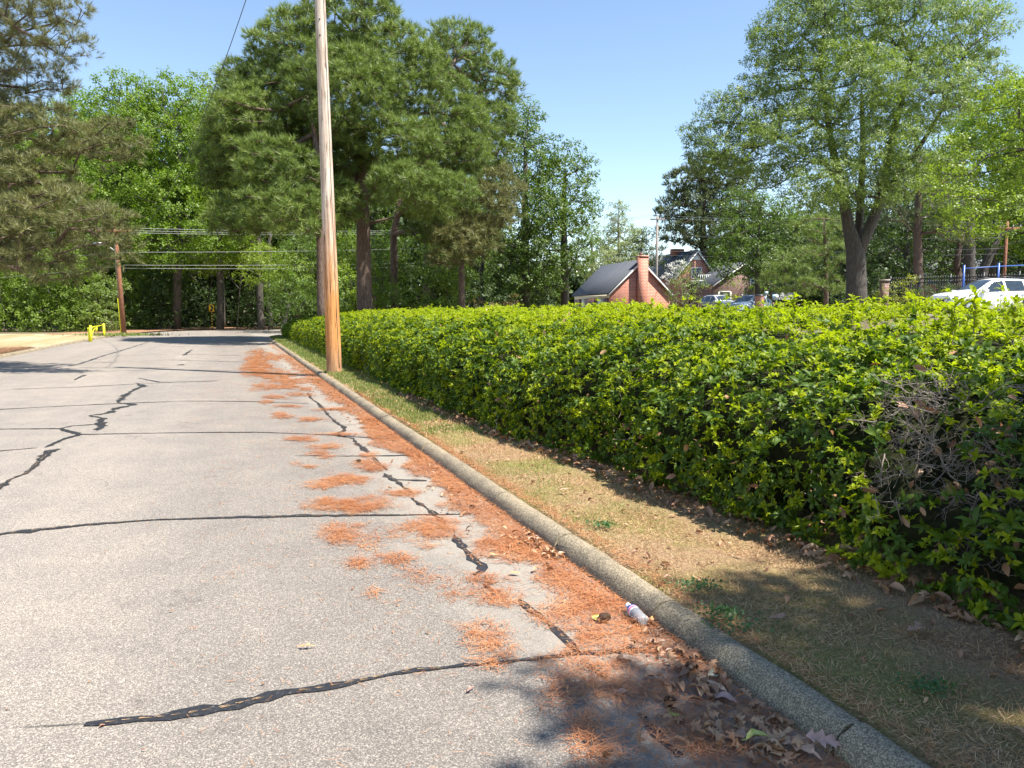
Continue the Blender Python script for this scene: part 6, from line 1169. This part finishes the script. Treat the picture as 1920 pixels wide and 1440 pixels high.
# ------------------------------------------------------------------ things by the car park
bb = W(1424, 560, 56); bb[2] = 1.39; bin_ = empty('waste_bin', bb); tag(bin_, 'pinkish brown waste bin with dark lid between the pale blue car and the star sign', 'bin'); zt_ = W(1424, 555, 56)[2] - 1.39
m_ = MB(); m_.lathe([(.28, 0), (.30, .1), (.34, zt_ - .1), (.35, zt_)], 18); m_.build('body', M['rust'], bin_, True); m_ = MB(); m_.lathe([(.37, zt_), (.37, zt_ + .05), (.26, zt_ + .12), (.001, zt_ + .14)], 18); m_.build('lid', M['plastic_dark'], bin_, True)
sbp = W(1468, 560, 52); sbp[2] = 1.39; sgn = empty('sign_board', sbp, .05); tag(sgn, 'dark sign board with pale blue star panel and white capital letters above the hedge', 'sign'); k = 52 / F
zc = W(1468, 557, 52)[2] - 1.39; m_ = MB(); m_.box((0, .03, zc), (21 * k, .02, 8.5 * k)); m_.build('board', M['signboard'], sgn)
m_ = MB(); m_.box((-14.5 * k, 0, zc - .5 * k), (5.6 * k, .008, 5.2 * k)); m_.build('picture_panel', M['sign_blue'], sgn)
m_ = MB(); st = [((-12.2 * k) + (5.2 if i % 2 == 0 else 2.1) * k * math.sin(i * math.pi / 5), zc + .6 * k + (5.2 if i % 2 == 0 else 2.1) * k * math.cos(i * math.pi / 5)) for i in range(10)]; m_.poly(st, -.022, -.012); m_.build('star', M['trim'], sgn)
def text_mesh(txt, h_, mat, parent, loc, width=None):
    cu = bpy.data.curves.new('lettering', 'FONT'); cu.body = txt; cu.size = h_; cu.align_x = 'CENTER'; cu.extrude = .004; cu.offset = h_ * .02; to = bpy.data.objects.new('tmp', cu); COL.objects.link(to)
    dg = bpy.context.evaluated_depsgraph_get(); me = bpy.data.meshes.new_from_object(to.evaluated_get(dg)); bpy.data.objects.remove(to); me.materials.clear(); me.materials.append(mat); o = bpy.data.objects.new('lettering', me); COL.objects.link(o); o.parent = parent
    if width:
        xs_ = [v.co.x for v in me.vertices]; w0 = max(xs_) - min(xs_); o.scale = (width / w0, 1, 1)
    o.rotation_euler = (math.pi / 2, 0, 0); o.location = loc
text_mesh('WE LOVE', 5.4 * k, M['trim'], sgn, (5.8 * k, .0, zc + .7 * k), 24 * k); text_mesh('STUDENTS', 5.4 * k, M['trim'], sgn, (6 * k, .0, zc - 4.6 * k), 27 * k)
for sx in (-19, 19): m_ = MB(); m_.box((sx * k, .05, zc / 2), (.03, .03, zc / 2)); m_.build('post', M['black'], sgn)
q = W(1437, 549, 54); ps = empty('small_sign', (q[0], q[1], 1.39)); tag(ps, 'small pale notice on a thin post left of the star sign', 'sign'); m_ = MB(); m_.box((0, 0, q[2] - 1.39), (3.2 * k, .01, 2.8 * k)); m_.build('panel', M['sign_blue'], ps); m_ = MB(); m_.tube([(0, .03, 0), (0, .03, q[2] - 1.39)], .02, 6); m_.build('post', M['steel'], ps)
pb = W(1657, 560, 46); pb[2] = H(pb[0], 46); pp = empty('brick_pillar', pb); tag(pp, 'reddish brick gate pillar right of the forked trunk', 'pillar'); hh = W(1657, 524, 46)[2] - pb[2]; m_ = MB(); m_.box((0, 0, hh / 2 - .1), (.20, .20, hh / 2)); m_.build('shaft', M['brick_dark'], pp); m_ = MB(); m_.box((0, 0, hh - .05), (.24, .24, .05)); m_.build('cap', M['polegrey'], pp)  # dark brick puts the pillar's shade into its colour
# black picket fence
f0 = W(1668, 560, 48); f1 = W(1980, 560, 40.5); f0[2] = H(f0[0], f0[1]); f1[2] = H(f1[0], f1[1]); fe = empty('metal_fence', f0); tag(fe, 'black metal picket fence behind the white car', 'fence'); dv = f1 - f0; L = np.linalg.norm(dv); hf = W(1850, 514, 44)[2] - 1.39
m_ = MB(); n = int(L / .14)
for i in range(n): c = dv * (i + .5) / n; m_.box((c[0], c[1], c[2] + hf / 2), (.011, .011, hf / 2))
m_.build('pickets', M['black'], fe); R_ = np.array([[dv[0] / L, -dv[1] / L, 0], [dv[1] / L, dv[0] / L, 0], [0, 0, 1]])
for z in (.25, hf - .35, hf - .12): m_ = MB(); m_.box(dv / 2 + (0, 0, z), (L / 2, .02, .025), R_); m_.build('rail', M['black'], fe)
for i in range(6): m_ = MB(); c = dv * i / 5; m_.box((c[0], c[1], c[2] + hf / 2 + .04), (.04, .04, hf / 2 + .06)); m_.build('post', M['black'], fe)
bf = W(1808, 560, 39.5); bf[2] = H(bf[0], 39.5); bl = empty('blue_frame', bf); tag(bl, 'blue steel post and beam frame behind the white car', 'play frame'); pts = [W(1808, 497, 39.5) - bf, W(1873, 493, 41) - bf, W(1990, 488, 42.5) - bf]
for p in pts: m_ = MB(); m_.tube([(p[0], p[1], -.1), (p[0], p[1], p[2])], .055, 12); m_.build('post', M['blue'], bl, True)
m_ = MB(); m_.tube([p - (0, 0, .18) for p in pts], .03, 8); m_.build('beam', M['blue'], bl)
print('TRIS', sum(len(me.polygons) for me in bpy.data.meshes))
